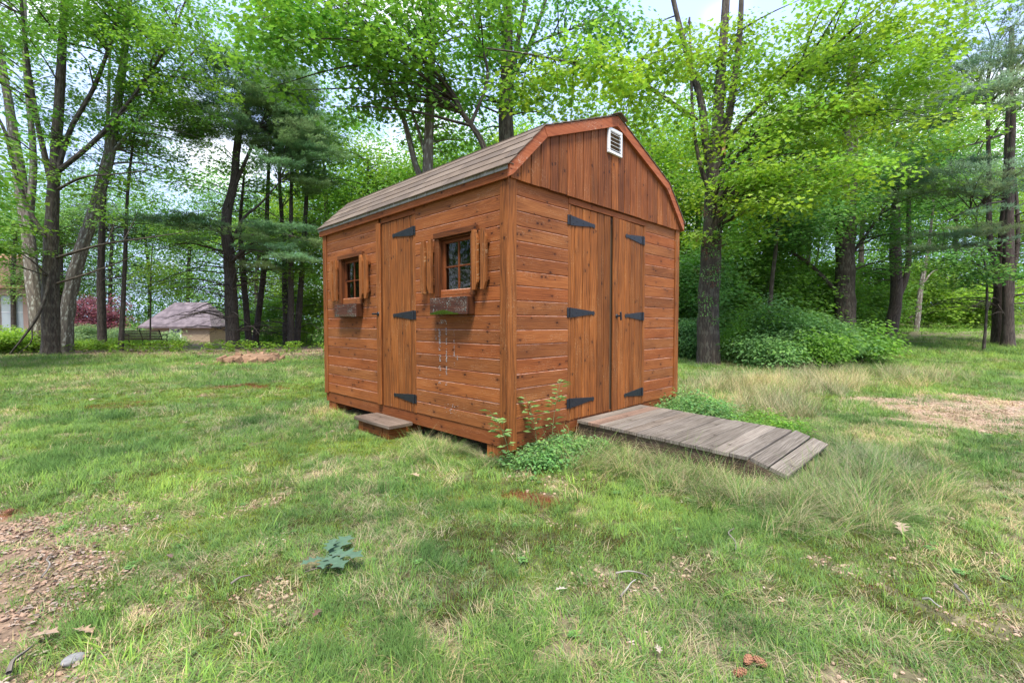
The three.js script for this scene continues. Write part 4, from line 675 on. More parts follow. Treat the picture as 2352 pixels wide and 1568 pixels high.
tree('sapling', 'thin forked sapling standing behind the bench', 'tree', null, 25, { seed: 1012, bark: 'pine', mat: 'lime', leaf: MIDLEAF, stems: [{ pts: [[343, 772], [345, 690], [346, 612], [350, 560]], r: [0.045, 0.02] }, { limb: 1, pts: [[346, 612], [360, 596], [384, 600]], r: [0.018, 0.008] }], crowns: [{ c: [380, 650, 25], r: [1, 1.3, 1], n: 5, cr: 0.5, k: 12 }] });
tree('pine_tree', 'large white pine with blue green crown and dead lower boughs', 'tree', PG, 22.5, { seed: 1013, thin: 0.72, bark: 'pine', mat: 'pine', leaf: PINE, stems: [{ pts: [[533, 790], [528, 630], [520, 499], [536, 420], [551, 289], [583, 200], [600, 80]], r: [0.28, 0.21, 0.15, 0.05] }, { limb: 1, pts: [[530, 560], [560, 500], [595, 470], [640, 420]], r: [0.09, 0.03] }, { limb: 1, pts: [[538, 430], [580, 330], [610, 260]], r: [0.1, 0.04] }], dead: [[770, 560, 80, 3.2], [560, 420, 26, 2.6]],
  crowns: [{ c: [600, 215, 22.5], r: [2.3, 1.8, 2], n: 44, cr: 0.85, k: 22, flat: 0.35, out: 1 }, { c: [500, 290, 22], r: [1.6, 0.8, 1.8], n: 14, cr: 0.8, k: 18, flat: 0.3, out: 1 }, { c: [670, 350, 22.5], r: [1.8, 1.4, 1.8], n: 22, cr: 0.85, k: 20, flat: 0.3, out: 1 }, { c: [420, 520, 21], r: [2.4, 0.5, 1.6], n: 10, cr: 0.7, k: 12, flat: 0.25, out: 1 }, { c: [640, 560, 21.5], r: [1.6, 1.2, 1.6], n: 12, cr: 0.7, k: 14, flat: 0.3, out: 1 }] });
const slim = [[[572, 779], [556, 600], [551, 520], [560, 400]], [[583, 779], [609, 578], [614, 446], [622, 280]], [[656, 779], [652, 578], [643, 446], [640, 300]], [[667, 779], [668, 600], [668, 473], [672, 280]], [[680, 779], [698, 551], [704, 446], [722, 240]]];
const slimL = ['slim dark pine just right of the large white pine', 'second slim pine right of the large white pine, curving right', 'slim straight pine midway between white pine and shed', 'straight dark pine, second from the shed', 'slim pine curving right, nearest the shed corner'];
slim.forEach((p, i) => tree('pine_tree', slimL[i], 'tree', PG, 24 + (i % 3), { seed: 1020 + i, bark: 'pine', mat: i % 2 ? 'pine' : 'maple', leaf: i % 2 ? PINE : MIDLEAF, stems: [{ pts: p, r: [0.17, 0.12, 0.05] }], dead: [[770, 520, 18, 2.4]], crowns: [{ c: [p[3][0] + 20, p[3][1] + 40, 24.5], r: [1.6, 2.0, 1.6], n: 12, cr: 0.8, k: 14, flat: 0.4 }, { c: [p[2][0] + 40, 560, 24], r: [1.2, 1.4, 1.2], n: 6, cr: 0.7, k: 12, flat: 0.4 }] }));
// behind the shed
const BG = 'oaks and maples behind the shed';
tree('oak_tree', 'slender multi stemmed oak rising behind the left end of the shed roof', 'tree', BG, 12, { seed: 1030, thin: 0.31, bark: 'grey', mat: 'maple', leaf: NEARMAPLE, stems: [{ pts: [[985, 700], [982, 392], [986, 293], [990, 183], [992, 92], [985, -80]], r: [0.16, 0.11, 0.05] }, { limb: 1, pts: [[978, 430], [955, 380], [940, 323], [926, 271], [889, 205], [860, 150], [800, 60]], r: [0.09, 0.06, 0.03] }, { limb: 1, pts: [[984, 400], [977, 359], [959, 293], [940, 235], [930, 160]], r: [0.06, 0.02] }],
  crowns: [{ c: [860, 60, 11], r: [2.0, 1.3, 1.8], n: 22, cr: 0.7, k: 16 }, { c: [1010, 60, 12], r: [1.8, 1.6, 1.6], n: 16, cr: 0.7, k: 14 }, { c: [1010, 270, 12.5], r: [1.4, 1.0, 1.5], n: 11, cr: 0.6, k: 14 }, { c: [640, 60, 12], r: [1.5, 0.9, 1.4], n: 9, cr: 0.7, k: 12 }] });
tree('oak_tree', 'stout oak trunk standing behind the middle of the shed ridge', 'tree', BG, 13.5, { seed: 1031, thin: 0.31, bark: 'dark', mat: 'oak', leaf: NEARMAPLE, stems: [{ pts: [[1164, 700], [1164, 319], [1162, 238], [1164, 128], [1167, 0], [1170, -160]], r: [0.24, 0.18, 0.09] }, { limb: 1, pts: [[1163, 240], [1180, 150], [1190, 92], [1216, -40]], r: [0.11, 0.05] }, { limb: 1, pts: [[1164, 200], [1208, 121], [1248, 18], [1270, -60]], r: [0.08, 0.03] }, { limb: 1, pts: [[1164, 130], [1260, 85], [1330, 60], [1420, 20]], r: [0.045, 0.02] }],
  crowns: [{ c: [1150, 30, 13], r: [2.0, 1.4, 2], n: 16, cr: 0.7, k: 14 }, { c: [1360, 50, 13], r: [1.8, 0.8, 1.4], n: 18, cr: 0.55, k: 12 }, { c: [1150, 230, 14], r: [2.0, 1.1, 1.4], n: 14, cr: 0.6, k: 14 }] });
tree('maple_tree', 'diagonal dark maple stem crossing behind the shed ridge', 'tree', BG, 11.5, { seed: 1032, thin: 0.31, bark: 'dark', mat: 'maple', leaf: NEARMAPLE, stems: [{ pts: [[1180, 690], [1113, 341], [1065, 264], [1028, 198], [984, 150], [900, 90], [820, 40]], r: [0.085, 0.06, 0.02] }, { limb: 1, pts: [[1080, 290], [1120, 176], [1102, 92], [1072, -20]], r: [0.045, 0.02] }],
  crowns: [{ c: [780, 120, 10.5], r: [2.2, 1.2, 1.6], n: 20, cr: 0.65, k: 15 }, { c: [1080, 60, 11.5], r: [1.6, 1.2, 1.6], n: 13, cr: 0.65, k: 14 }, { c: [900, 190, 11], r: [1.3, 0.5, 1.2], n: 7, cr: 0.55, k: 12 }, { c: [720, 30, 10], r: [1.6, 0.8, 1.4], n: 11, cr: 0.6, k: 14 }] });
// right of the shed
const RG = 'woodland trees right of the shed';
const bigMaple = tree('maple_tree', 'large maple with forked grey stems and a torn limb scar right of the shed', 'tree', RG, 14, { seed: 1040, thin: 0.4, bark: 'dark', mat: 'lime', leaf: NEARMAPLE, stems: [{ pts: [[1630, 836], [1628, 690], [1636, 546], [1642, 402], [1645, 345]], r: [0.36, 0.3, 0.27, 0.25] }, { limb: 1, pts: [[1642, 380], [1648, 290], [1656, 172], [1668, 0], [1676, -140]], r: [0.2, 0.14, 0.08] }, { limb: 1, pts: [[1650, 390], [1668, 300], [1685, 201], [1700, 69], [1706, -80]], r: [0.15, 0.1, 0.06] }, { limb: 1, pts: [[1636, 400], [1622, 330], [1610, 230], [1584, 144], [1547, 0], [1530, -90]], r: [0.14, 0.1, 0.05] }, { limb: 1, pts: [[1630, 440], [1612, 390], [1593, 287], [1588, 150], [1584, 40]], r: [0.08, 0.03] },
  { limb: 1, pts: [[1600, 275, -0.2], [1568, 253, -0.8], [1476, 191, -2], [1410, 158, -3], [1329, 147, -3.6], [1219, 125, -4.2], [1116, 110, -4.8]], r: [0.075, 0.04, 0.012] }, { limb: 1, pts: [[1662, 330], [1760, 230], [1900, 150], [2050, 60]], r: [0.08, 0.025] }, { limb: 1, pts: [[1655, 420], [1720, 330], [1850, 280], [2010, 260]], r: [0.06, 0.02] }],
  crowns: [{ c: [1850, 410, 11.8], r: [2.6, 0.7, 1.0], n: 17, cr: 0.7, k: 15 }, { c: [1720, 440, 12.4], r: [0.9, 0.7, 0.8], n: 7, cr: 0.55, k: 13 }, { c: [1900, 90, 13], r: [4.2, 1.7, 3], n: 50, cr: 0.95, k: 20 }, { c: [1750, 330, 13.5], r: [2.4, 1.4, 2.2], n: 24, cr: 0.8, k: 18 }, { c: [1480, 210, 12], r: [1.6, 0.9, 1.6], n: 15, cr: 0.7, k: 15 }, { c: [1310, 190, 10.5], r: [1.4, 0.6, 1.2], n: 12, cr: 0.55, k: 14 }, { c: [1990, 300, 13.5], r: [2.6, 1.3, 2.2], n: 22, cr: 0.85, k: 18 }, { c: [1620, 120, 15], r: [2, 1.6, 1.6], n: 12, cr: 0.7, k: 13 }, { c: [1680, 500, 13.6], r: [1.0, 0.9, 0.9], n: 6, cr: 0.5, k: 12 }] });
{ // torn limb scar: pale splintered wood, and hanging dead vine leaves
  const R = rngOf(77), g = [], c0 = at(1664, 335, 13.72).sub(bigMaple.position); for (let i = 0; i < 9; i++) { const a = (R() - 0.5) * 0.16, h = 0.2 + 0.55 * R(); const q = new THREE.ConeGeometry(0.022 + 0.02 * R(), h, 5); q.translate(a, h / 2 - 0.25, (R() - 0.5) * 0.05); g.push(q); } const m = part('limb_scar', mergeGeometries(g), new THREE.MeshStandardMaterial({ color: new THREE.Color().setRGB(0.5, 0.29, 0.14), roughness: 0.9 }), bigMaple); m.position.copy(c0); m.rotation.z = -0.1;
  const it = []; for (let i = 0; i < 22; i++) { const p = at(1600 + R() * 70, 470 + R() * 190, 13.5 + R() * 0.3); it.push([p.x, p.y, p.z, R() * 6.28, 0.5 + R() * 0.3, [0.8 + R() * 0.4, 0.8, 0.8], 1.2]); } bigMaple.add(instanced('dead_vine_leaf', SHRUBLEAF[0], leafMat(0.17, 0.09, 0.06, 0.2), it, bigMaple.position)); const iv = []; for (let i = 0; i < 36; i++) { const p = at(1596 + R() * 80, 420 + R() * 330, 13.45 + R() * 0.5); iv.push([p.x, p.y, p.z, R() * 6.28, 0.8 + R() * 0.5, [0.9, 1, 0.9], 0.6]); } bigMaple.add(instanced('climbing_vine', SHRUBLEAF[1], foliage.shrub, iv, bigMaple.position)); }
tree('oak_tree', 'thick straight oak trunk rising behind the big shrub', 'tree', RG, 20, { seed: 1041, thin: 0.4, bark: 'dark', mat: 'oak', leaf: MIDLEAF, stems: [{ pts: [[1941, 770], [1941, 650], [1942, 565], [1946, 478], [1955, 300], [1960, 120]], r: [0.38, 0.36, 0.2] }, { limb: 1, pts: [[1941, 690], [1921, 668], [1858, 605], [1794, 565]], r: [0.11, 0.06] }, { limb: 1, pts: [[1943, 600], [1990, 540], [2030, 480]], r: [0.09, 0.04] }], crowns: [{ c: [1930, 460, 19.5], r: [4.2, 1.4, 3], n: 30, cr: 1.0, k: 22 }, { c: [1960, 250, 21], r: [4, 2.4, 3], n: 26, cr: 1.1, k: 18 }, { c: [1780, 520, 19], r: [2.0, 0.9, 2], n: 14, cr: 0.8, k: 18 }, { c: [2080, 560, 19], r: [1.2, 0.7, 1.2], n: 6, cr: 0.7, k: 14 }] });
tree('oak_tree', 'thin dark trunk leaning right of the large maple', 'tree', RG, 18.5, { seed: 1042, thin: 0.4, bark: 'dark', mat: 'deep', leaf: MIDLEAF, stems: [{ pts: [[1764, 760], [1772, 660], [1783, 565], [1790, 430]], r: [0.1, 0.08, 0.04] }], crowns: [{ c: [1790, 470, 18.5], r: [1.6, 1.1, 1.5], n: 12, cr: 0.8, k: 18 }] });
tree('oak_tree', 'thin grey trunk left of the thick oak behind the shrub', 'tree', RG, 23, { seed: 1043, thin: 0.4, bark: 'grey', mat: 'oak', leaf: MIDLEAF, stems: [{ pts: [[1846, 760], [1850, 670], [1858, 576], [1862, 440]], r: [0.15, 0.12, 0.06] }, { limb: 1, pts: [[1852, 650], [1876, 600], [1885, 520]], r: [0.06, 0.03] }], crowns: [{ c: [1860, 480, 23], r: [2, 1.4, 2], n: 12, cr: 0.9, k: 18 }] });
tree('pine_tree', 'forked pine with scaly bark and dead twigs at the meadow edge', 'tree', RG, 23, { seed: 1044, bark: 'pine', mat: 'oak', leaf: MIDLEAF, stems: [{ pts: [[2042, 774], [2059, 690], [2056, 536], [2060, 430], [2064, 300]], r: [0.3, 0.22, 0.1] }, { limb: 1, pts: [[2060, 695], [2085, 622], [2088, 478], [2092, 330]], r: [0.15, 0.06] }], dead: [[660, 480, 40, 2.6]], crowns: [{ c: [2080, 390, 23], r: [2.6, 1.6, 2.4], n: 22, cr: 1.0, k: 20 }] });
tree('pine_tree', 'slim grey trunk leaning right beyond the forked pine', 'tree', RG, 27, { seed: 1045, bark: 'grey', mat: 'oak', leaf: MIDLEAF, stems: [{ pts: [[2105, 764], [2116, 662], [2134, 565], [2146, 450]], r: [0.15, 0.11, 0.05] }, { limb: 1, pts: [[2118, 655], [2150, 620], [2180, 640]], r: [0.05, 0.02] }], crowns: [{ c: [2150, 420, 27], r: [2.4, 1.8, 2], n: 12, cr: 1.0, k: 18 }] });
tree('pine_tree', 'clump of three pine stems with pale soft needles at the right edge', 'tree', RG, 19, { seed: 1046, thin: 0.48, bark: 'pine', mat: 'palePine', leaf: PINE, stems: [{ pts: [[2297, 766], [2301, 651], [2312, 507], [2318, 345], [2325, 60]], r: [0.24, 0.19, 0.08] }, { pts: [[2318, 770, -0.6], [2317, 600, -0.6], [2322, 430, -0.6], [2330, 220, -0.6]], r: [0.2, 0.15, 0.07] }, { limb: 1, pts: [[2298, 690], [2276, 565], [2272, 358], [2268, 200]], r: [0.12, 0.05] }, { limb: 1, pts: [[2310, 700], [2338, 565], [2332, 400]], r: [0.1, 0.05] }, { limb: 1, pts: [[2330, 240, -0.5], [2220, 235, -2], [2120, 220, -3]], r: [0.05, 0.015] }, { limb: 1, pts: [[2326, 300, -0.5], [2240, 330, -2], [2150, 350, -3]], r: [0.05, 0.015] }, { limb: 1, pts: [[2316, 460], [2230, 480, -2], [2150, 520, -2]], r: [0.045, 0.012] }], dead: [[720, 420, 60, 2.8]],
  crowns: [{ c: [2280, 110, 17.5], r: [2.6, 1.6, 2.4], n: 26, cr: 0.9, k: 15, flat: 0.28, out: 1 }, { c: [2230, 230, 16.5], r: [2.0, 0.5, 1.8], n: 14, cr: 0.8, k: 14, flat: 0.22, out: 1 }, { c: [2230, 400, 17], r: [2.2, 0.9, 2], n: 18, cr: 0.8, k: 14, flat: 0.22, out: 1 }, { c: [2240, 540, 17.5], r: [2, 0.6, 2], n: 10, cr: 0.7, k: 12, flat: 0.22, out: 1 }] });
tree('maple_tree', 'young maple with drooping dark leaves in front of the right pines', 'tree', RG, 17, { seed: 1047, bark: 'dark', mat: 'oak', leaf: NEARMAPLE, stems: [{ pts: [[2262, 770], [2268, 680], [2262, 600], [2240, 560]], r: [0.05, 0.02] }], crowns: [{ c: [2230, 610, 16.8], r: [1.3, 0.7, 1.1], n: 12, cr: 0.5, k: 12 }] });
// background wood: trees one can still tell apart
const FG = 'trees of the wood in the background';
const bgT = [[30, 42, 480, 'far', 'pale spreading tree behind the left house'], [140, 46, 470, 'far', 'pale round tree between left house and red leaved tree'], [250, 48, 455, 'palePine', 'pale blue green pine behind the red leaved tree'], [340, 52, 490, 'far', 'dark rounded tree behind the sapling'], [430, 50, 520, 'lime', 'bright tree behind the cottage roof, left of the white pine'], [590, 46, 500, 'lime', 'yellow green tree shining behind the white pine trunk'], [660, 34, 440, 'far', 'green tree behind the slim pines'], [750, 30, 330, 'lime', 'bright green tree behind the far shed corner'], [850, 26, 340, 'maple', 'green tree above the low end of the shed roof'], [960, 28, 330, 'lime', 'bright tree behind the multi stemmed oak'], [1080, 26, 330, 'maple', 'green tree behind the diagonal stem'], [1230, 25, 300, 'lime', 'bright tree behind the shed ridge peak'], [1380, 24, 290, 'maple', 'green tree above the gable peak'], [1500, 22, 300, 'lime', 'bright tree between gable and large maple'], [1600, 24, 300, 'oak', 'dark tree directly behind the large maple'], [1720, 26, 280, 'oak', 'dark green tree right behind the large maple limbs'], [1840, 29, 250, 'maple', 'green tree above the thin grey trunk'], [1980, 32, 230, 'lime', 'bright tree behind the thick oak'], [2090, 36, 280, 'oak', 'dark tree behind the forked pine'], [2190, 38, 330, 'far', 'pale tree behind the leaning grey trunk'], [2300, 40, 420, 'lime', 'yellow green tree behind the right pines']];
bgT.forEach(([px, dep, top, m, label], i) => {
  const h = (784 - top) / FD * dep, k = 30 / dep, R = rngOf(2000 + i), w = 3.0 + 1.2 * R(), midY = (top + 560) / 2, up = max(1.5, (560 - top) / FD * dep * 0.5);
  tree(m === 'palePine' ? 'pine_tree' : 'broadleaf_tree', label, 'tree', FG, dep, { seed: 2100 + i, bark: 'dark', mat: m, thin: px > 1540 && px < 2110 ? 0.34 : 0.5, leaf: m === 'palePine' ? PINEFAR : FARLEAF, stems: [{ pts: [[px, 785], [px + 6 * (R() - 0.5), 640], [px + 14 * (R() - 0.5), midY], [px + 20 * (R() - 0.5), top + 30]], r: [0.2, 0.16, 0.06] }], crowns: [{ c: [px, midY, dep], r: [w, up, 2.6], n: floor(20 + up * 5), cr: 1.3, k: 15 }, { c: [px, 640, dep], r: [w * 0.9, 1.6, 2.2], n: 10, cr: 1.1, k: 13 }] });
});
{ // distant wood behind everything, reads as one mass
  const R = rngOf(2300), it = [[], [], []], it2 = [[], [], []];
  for (let i = 0; i < 15000; i++) { const dep = 46 + R() * 26, px = -120 + R() * 2600, lat = (px - 1176) / FD * dep, [x, z] = worldXZ(lat, dep), g = terrain(x, z), hgt = (px < 800 ? 21 : 24) + 5 * (fbm(px * 0.012, dep * 0.08, 3, 61) - 0.5) * 2, y = g + Math.pow(R(), px < 760 ? 1.6 : 1.15) * hgt, n = fbm(px * 0.02, y * 0.3 + dep, 3, 67); (px < 760 ? it2 : it)[i % 3].push([x, y, z, R() * 6.28, 1.2 + R() * 0.8, [0.7 + n * 0.5, 0.75 + n * 0.5, 0.8 + n * 0.4], (R() - 0.5) * 0.8]); }
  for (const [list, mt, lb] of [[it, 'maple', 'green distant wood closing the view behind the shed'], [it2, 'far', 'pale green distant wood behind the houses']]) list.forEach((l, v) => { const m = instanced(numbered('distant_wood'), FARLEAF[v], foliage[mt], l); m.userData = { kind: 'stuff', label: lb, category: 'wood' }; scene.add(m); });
}
// ------------------------------------------------------------------ shrubs and plants
function shrub(name, label, category, group, px, dep, { r, n, mat, leaf = SHRUBLEAF, seed, s = 1, stems = 9, lift = 0.5, k = 12, cr = 0.3, shoots = 0 }) {
  const foot = footOf(px, dep), t = thing(name, label, category, foot.toArray(), group), R = rngOf(seed), it = [[], [], []], wood = [];
  for (let i = 0; i < stems; i++) { const a = R() * 6.28, q = 0.75 * sqrt(R()), e = V(0, 0, 0).addScaledVector(AX, cos(a) * q * r[0]).add(V(FX, 0, FZ).multiplyScalar(sin(a) * q * r[2])).add(V(0, r[1] * 2 * lift * (0.7 + 0.4 * R()), 0)), b = V(e.x * 0.35, -0.05, e.z * 0.35); wood.push(curveTube([b, b.clone().lerp(e, 0.5).add(V(0, 0.06, 0)), e], [0.012 * s + 0.004, 0.008 * s, 0.003], 4, 0, i)); }
  for (let i = 0; i < n; i++) { const a = R() * 6.28, e = R() * 2 - 1, rr = Math.pow(R(), 0.35), q = sqrt(1 - e * e), lump = 0.75 + 0.5 * fbm(cos(a) * 2 + seed, e * 2 + sin(a) * 2, 2, seed), c = V(0, r[1] * (1 + e * rr * lump) * lift * 2 * 0.95, 0).addScaledVector(AX, cos(a) * q * rr * r[0] * lump).add(V(FX, 0, FZ).multiplyScalar(sin(a) * q * rr * r[2] * lump)), sh = 0.8 + 0.4 * R(); for (let j = 0; j < k; j++) { const x = c.x + (R() - 0.5) * 2 * cr, y = c.y + (R() - 0.5) * cr, z = c.z + (R() - 0.5) * 2 * cr; if (y < 0.03) continue; const bb = sh * (0.85 + 0.3 * R()); it[floor(R() * 3)].push([foot.x + x, foot.y + y, foot.z + z, R() * 6.28, s * (0.75 + 0.5 * R()), [bb, bb, bb], (R() - 0.5) * 0.8]); } }
  for (let i = 0; i < shoots; i++) { const a = R() * 6.28, q = 0.5 + 0.75 * R(), e = V(0, r[1] * 2 * lift * (0.75 + 0.75 * R()), 0).addScaledVector(AX, cos(a) * q * r[0]).add(V(FX, 0, FZ).multiplyScalar(sin(a) * q * r[2])), b = V(e.x * 0.4, 0.2, e.z * 0.4), m = b.clone().lerp(e, 0.55).add(V(0, 0.15, 0)); wood.push(curveTube([b, m, e], [0.009, 0.006, 0.003], 4, 0, i)); for (let j = 0; j < 7; j++) { const c = new THREE.QuadraticBezierCurve3(b, m, e).getPoint(0.4 + 0.6 * R()); it[j % 3].push([foot.x + c.x + (R() - 0.5) * 0.12, foot.y + c.y, foot.z + c.z + (R() - 0.5) * 0.12, R() * 6.28, s * (0.5 + 0.4 * R()), [1.05, 1.05, 0.95], (R() - 0.5)]); } }
  if (wood.length) part('stem', mergeGeometries(wood), deadMat, t, 'stuff');
  it.forEach((l, v) => { if (l.length) { t.add(instanced('foliage', leaf[v % leaf.length], foliage[mat], l, foot)); leafTotal += l.length; } });
  return t;
}
const SG = 'shrubs of the undergrowth right of the shed';
[[1720, 14.2, 0.75, 0.85, 'leafy shrub against the foot of the large maple'], [1790, 13.8, 0.9, 1.05, 'tallest lobe of the loose shrub right of the large maple'], [1850, 14.6, 0.9, 0.95, 'middle lobe of the loose shrub before the thick oak'], [1910, 13.6, 0.8, 0.8, 'right lobe of the loose shrub before dry grass'], [1975, 14.2, 0.7, 0.65, 'outermost right lobe of the loose shrub'], [1760, 13.0, 0.6, 0.5, 'low front lobe of the loose shrub'], [1870, 12.8, 0.7, 0.5, 'low front lobe of the loose shrub beside dry grass']].forEach(([px, dep, w, h, lb], i) => { shrub('shrub', lb, 'shrub', SG, px, dep, { r: [w, h * 0.82, 0.8], n: 20, mat: i % 2 ? 'shrub' : 'maple', leaf: SHRUBLEAF, seed: 3201 + i, s: 1.9, k: 6, cr: 0.36, stems: 18, lift: 0.56, shoots: 14 }); });
shrub('shrub', 'low bush between the shed wall and the large maple', 'shrub', SG, 1585, 16, { r: [0.7, 0.7, 0.8], n: 30, mat: 'shrub', seed: 3003, s: 1.6, k: 12 });
[[1600, 19, 2.2, 'oak', 'leafy thicket left of the large maple trunk'], [1700, 20, 2.6, 'maple', 'leafy thicket behind the large maple trunk'], [1800, 21, 2.3, 'maple', 'thicket between large maple and thick oak'], [1880, 23, 2.0, 'maple', 'lighter thicket around the thin grey trunk'], [1990, 26, 2.0, 'maple', 'thicket behind the forked pine'], [2110, 31, 2.4, 'lime', 'light bushes behind the meadow edge'], [2230, 30, 1.6, 'lime', 'bright bushes behind the right pines'], [1560, 24, 3.2, 'maple', 'tall thicket beside the right shed corner']].forEach(([px, dep, h, m, lb], i) => shrub('thicket', lb, 'shrub', SG, px, dep, { r: [2.0, h, 1.5], n: 60, mat: m, leaf: MIDLEAF, seed: 3010 + i, s: 1.1, k: 7, cr: 0.6, stems: 10 }));
[[120, 40, 1.4, 'far', 'pale bush in front of the left house'], [372, 34, 0.5, 'pale', 'pale feathery shrub left of the cottage'], [620, 29, 1.6, 'maple', 'green bush behind the white pine'], [700, 27, 2.2, 'lime', 'bright bush at the far shed corner']].forEach(([px, dep, h, m, lb], i) => shrub('bush', lb, 'shrub', 'bushes beyond the left tree line', px, dep, { r: [1.6, h, 1.2], n: 36, mat: m, leaf: MIDLEAF, seed: 3040 + i, s: 1.1, k: 7, cr: 0.55, stems: 8 }));
shrub('red_leaf_tree', 'small tree with purple red leaves behind the slim pine', 'tree', null, 224, 31, { r: [1.6, 1.0, 1.3], n: 50, mat: 'red', leaf: MIDLEAF, seed: 3050, s: 0.8, k: 8, cr: 0.45, stems: 10, lift: 0.85 });
shrub('hydrangea_bush', 'pale green rounded bush below the red leaved tree', 'shrub', 'garden bushes by the bench', 190, 27, { r: [1.3, 0.6, 0.9], n: 40, mat: 'pale', leaf: MIDLEAF, seed: 3051, s: 0.6, k: 8, cr: 0.3 });
shrub('hydrangea_bush', 'pale green rounded bush behind the bench', 'shrub', 'garden bushes by the bench', 300, 29, { r: [1.5, 0.5, 0.9], n: 40, mat: 'pale', leaf: MIDLEAF, seed: 3052, s: 0.6, k: 8, cr: 0.3 });
shrub('bush', 'bright green bush at the left picture edge below the house', 'shrub', null, 8, 19, { r: [0.8, 0.62, 0.8], n: 28, mat: 'lime', leaf: MIDLEAF, seed: 3053, s: 0.7, k: 9, cr: 0.35 });
[[60, 21], [200, 21.5], [150, 23.5], [235, 24], [300, 26]].forEach(([px, dep], i) => shrub('fern_patch', ['yellow green ferns at the picture edge left of the maples', 'yellow green ferns between the maples and the slim pine', 'yellow green ferns behind the leaning maple', 'yellow green ferns at the foot of the slim pine', 'yellow green ferns left of the bench'][i], 'fern', 'ferns along the tree line', px, dep, { r: [0.9, 0.16, 0.5], n: 24, mat: 'lime', leaf: SHRUBLEAF, seed: 3060 + i, s: 1.5, k: 8, cr: 0.25, stems: 4 }));
// weeds by the shed
{
  const weed = (name, label, x, z, r, n, mat, seed, s, h) => { const foot = V(x, terrain(x, z), z), t = thing(name, label, 'weeds', foot.toArray(), 'weeds growing against the shed'), R = rngOf(seed), it = [[], [], []], wood = []; for (let i = 0; i < n; i++) { const a = R() * 6.28, q = sqrt(R()), px = cos(a) * q * r[0], pz = sin(a) * q * r[1], hh = h * (1 - q * 0.6) * (0.4 + 0.7 * R()); for (let j = 0; j < 3; j++) it[floor(R() * 3)].push([x + px + (R() - 0.5) * 0.08, foot.y + hh * (0.4 + 0.6 * R()) + 0.02, z + pz + (R() - 0.5) * 0.08, R() * 6.28, s * (0.7 + 0.6 * R()), [0.85 + 0.3 * R(), 0.85 + 0.3 * R(), 0.85 + 0.3 * R()], (R() - 0.5) * 0.9]); if (i % 3 === 0) wood.push(curveTube([V(px, 0, pz), V(px * 1.05, hh * 0.5, pz), V(px * 1.1, hh, pz)], [0.003, 0.002, 0.001], 3, 0, i)); } part('stem', mergeGeometries(wood), deadMat, t, 'stuff'); it.forEach((l, v) => t.add(instanced('foliage', SHRUBLEAF[v], foliage[mat], l, foot))); return t; };
  weed('weed_clump', 'leafy weeds at the near shed corner beside the ramp', 0.35, 0.2, [0.5, 0.2], 42, 'shrub', 3101, 0.62, 0.26);
  weed('weed_clump', 'low weeds under the near edge of the ramp by the door', 0.85, 0.28, [0.25, 0.2], 26, 'shrub', 3102, 0.45, 0.2);
  weed('weed_clump', 'dark green spreading weeds along the far side of the ramp', 2.85, 0.45, [0.5, 0.5], 120, 'shrub', 3103, 0.6, 0.42);
  weed('weed_clump', 'lower end of the weeds beyond the far side of the ramp', 2.95, 1.15, [0.35, 0.45], 60, 'maple', 3104, 0.6, 0.24);
  // two upright sprigs at the corner
  for (const [x, z, h, lean, lb, sd] of [[-0.08, 0.1, 0.5, -0.35, 'upright leafy sprig left of the near shed corner post', 3110], [0.42, 0.14, 0.72, 0.12, 'taller thin sprig in front of the left front boards', 3111], [0.25, 0.12, 0.6, -0.2, 'thin sprig between the corner post and the taller sprig', 3112]]) {
    const foot = V(x, terrain(x, z), z), t = thing('leafy_sprig', lb, 'weeds', foot.toArray(), 'sprigs at the shed corner'), R = rngOf(sd), b = new GB(), top = V(lean * h * RX, h, lean * h * RZ), c = new THREE.QuadraticBezierCurve3(V(0, 0, 0), V(0, h * 0.6, 0), top); part('stem', curveTube([0, 0.25, 0.5, 0.75, 1].map((k) => c.getPoint(k)), [0.004, 0.0015], 4, 0, sd), new THREE.MeshStandardMaterial({ color: new THREE.Color().setRGB(0.12, 0.16, 0.06), roughness: 0.9 }), t);
    for (let i = 0; i < 34; i++) { const p = c.getPoint(0.35 + 0.65 * R()), a = R() * 6.28; leafShape(b, R, p.clone().add(V(cos(a) * 0.05 * R(), (R() - 0.5) * 0.03, sin(a) * 0.05 * R())), V(cos(a), 0.2, sin(a)), V((R() - 0.5), 1, (R() - 0.5)), 0.06 + 0.035 * R(), [0.9 + 0.3 * R(), 1, 1], 'simple'); } part('leaf', b.geo(), leafMat(0.2, 0.36, 0.09, 0.45), t, 'stuff');
  }
}

// trees standing outside the frame on the left, mirrored in the window panes
[[-15, -9, 'maple', 'maple outside the frame, mirrored in the near window'], [-21, -17, 'far', 'maple outside the frame, mirrored in the far window'], [-6.8, -16, 'maple', 'maple outside the frame left of the maple clump'], [-12.5, -14.5, 'maple', 'maple outside the frame between two others'], [-19, -4, 'far', 'maple outside the frame abreast of the camera']].forEach(([x, z, m, lb], i) => {
  const foot = V(x, terrain(x, z), z), t = thing('maple_tree', lb, 'tree', foot.toArray(), 'trees outside the frame'), R = rngOf(4000 + i), it = [[], [], []]; part('trunk', curveTube([V(0, -0.1, 0), V(0.2, 3, 0), V(0, 6, 0.3), V(0.3, 10, 0)], [0.34, 0.22, 0.06], 8, 0.1, i), BARK.dark, t);
  for (let k = 0; k < 420; k++) { const a = R() * 6.28, e = R() * 2 - 1, r = Math.pow(R(), 0.4), q = sqrt(1 - e * e); it[k % 3].push([x + cos(a) * q * r * 3.6, foot.y + 6 + e * r * 5.2, z + sin(a) * q * r * 3.6, R() * 6.28, 1, [0.8 + 0.4 * R(), 1, 1], (R() - 0.5) * 0.6]); }
  it.forEach((l, v) => t.add(instanced('crown', FARLEAF[v], foliage[m], l, foot)));
});
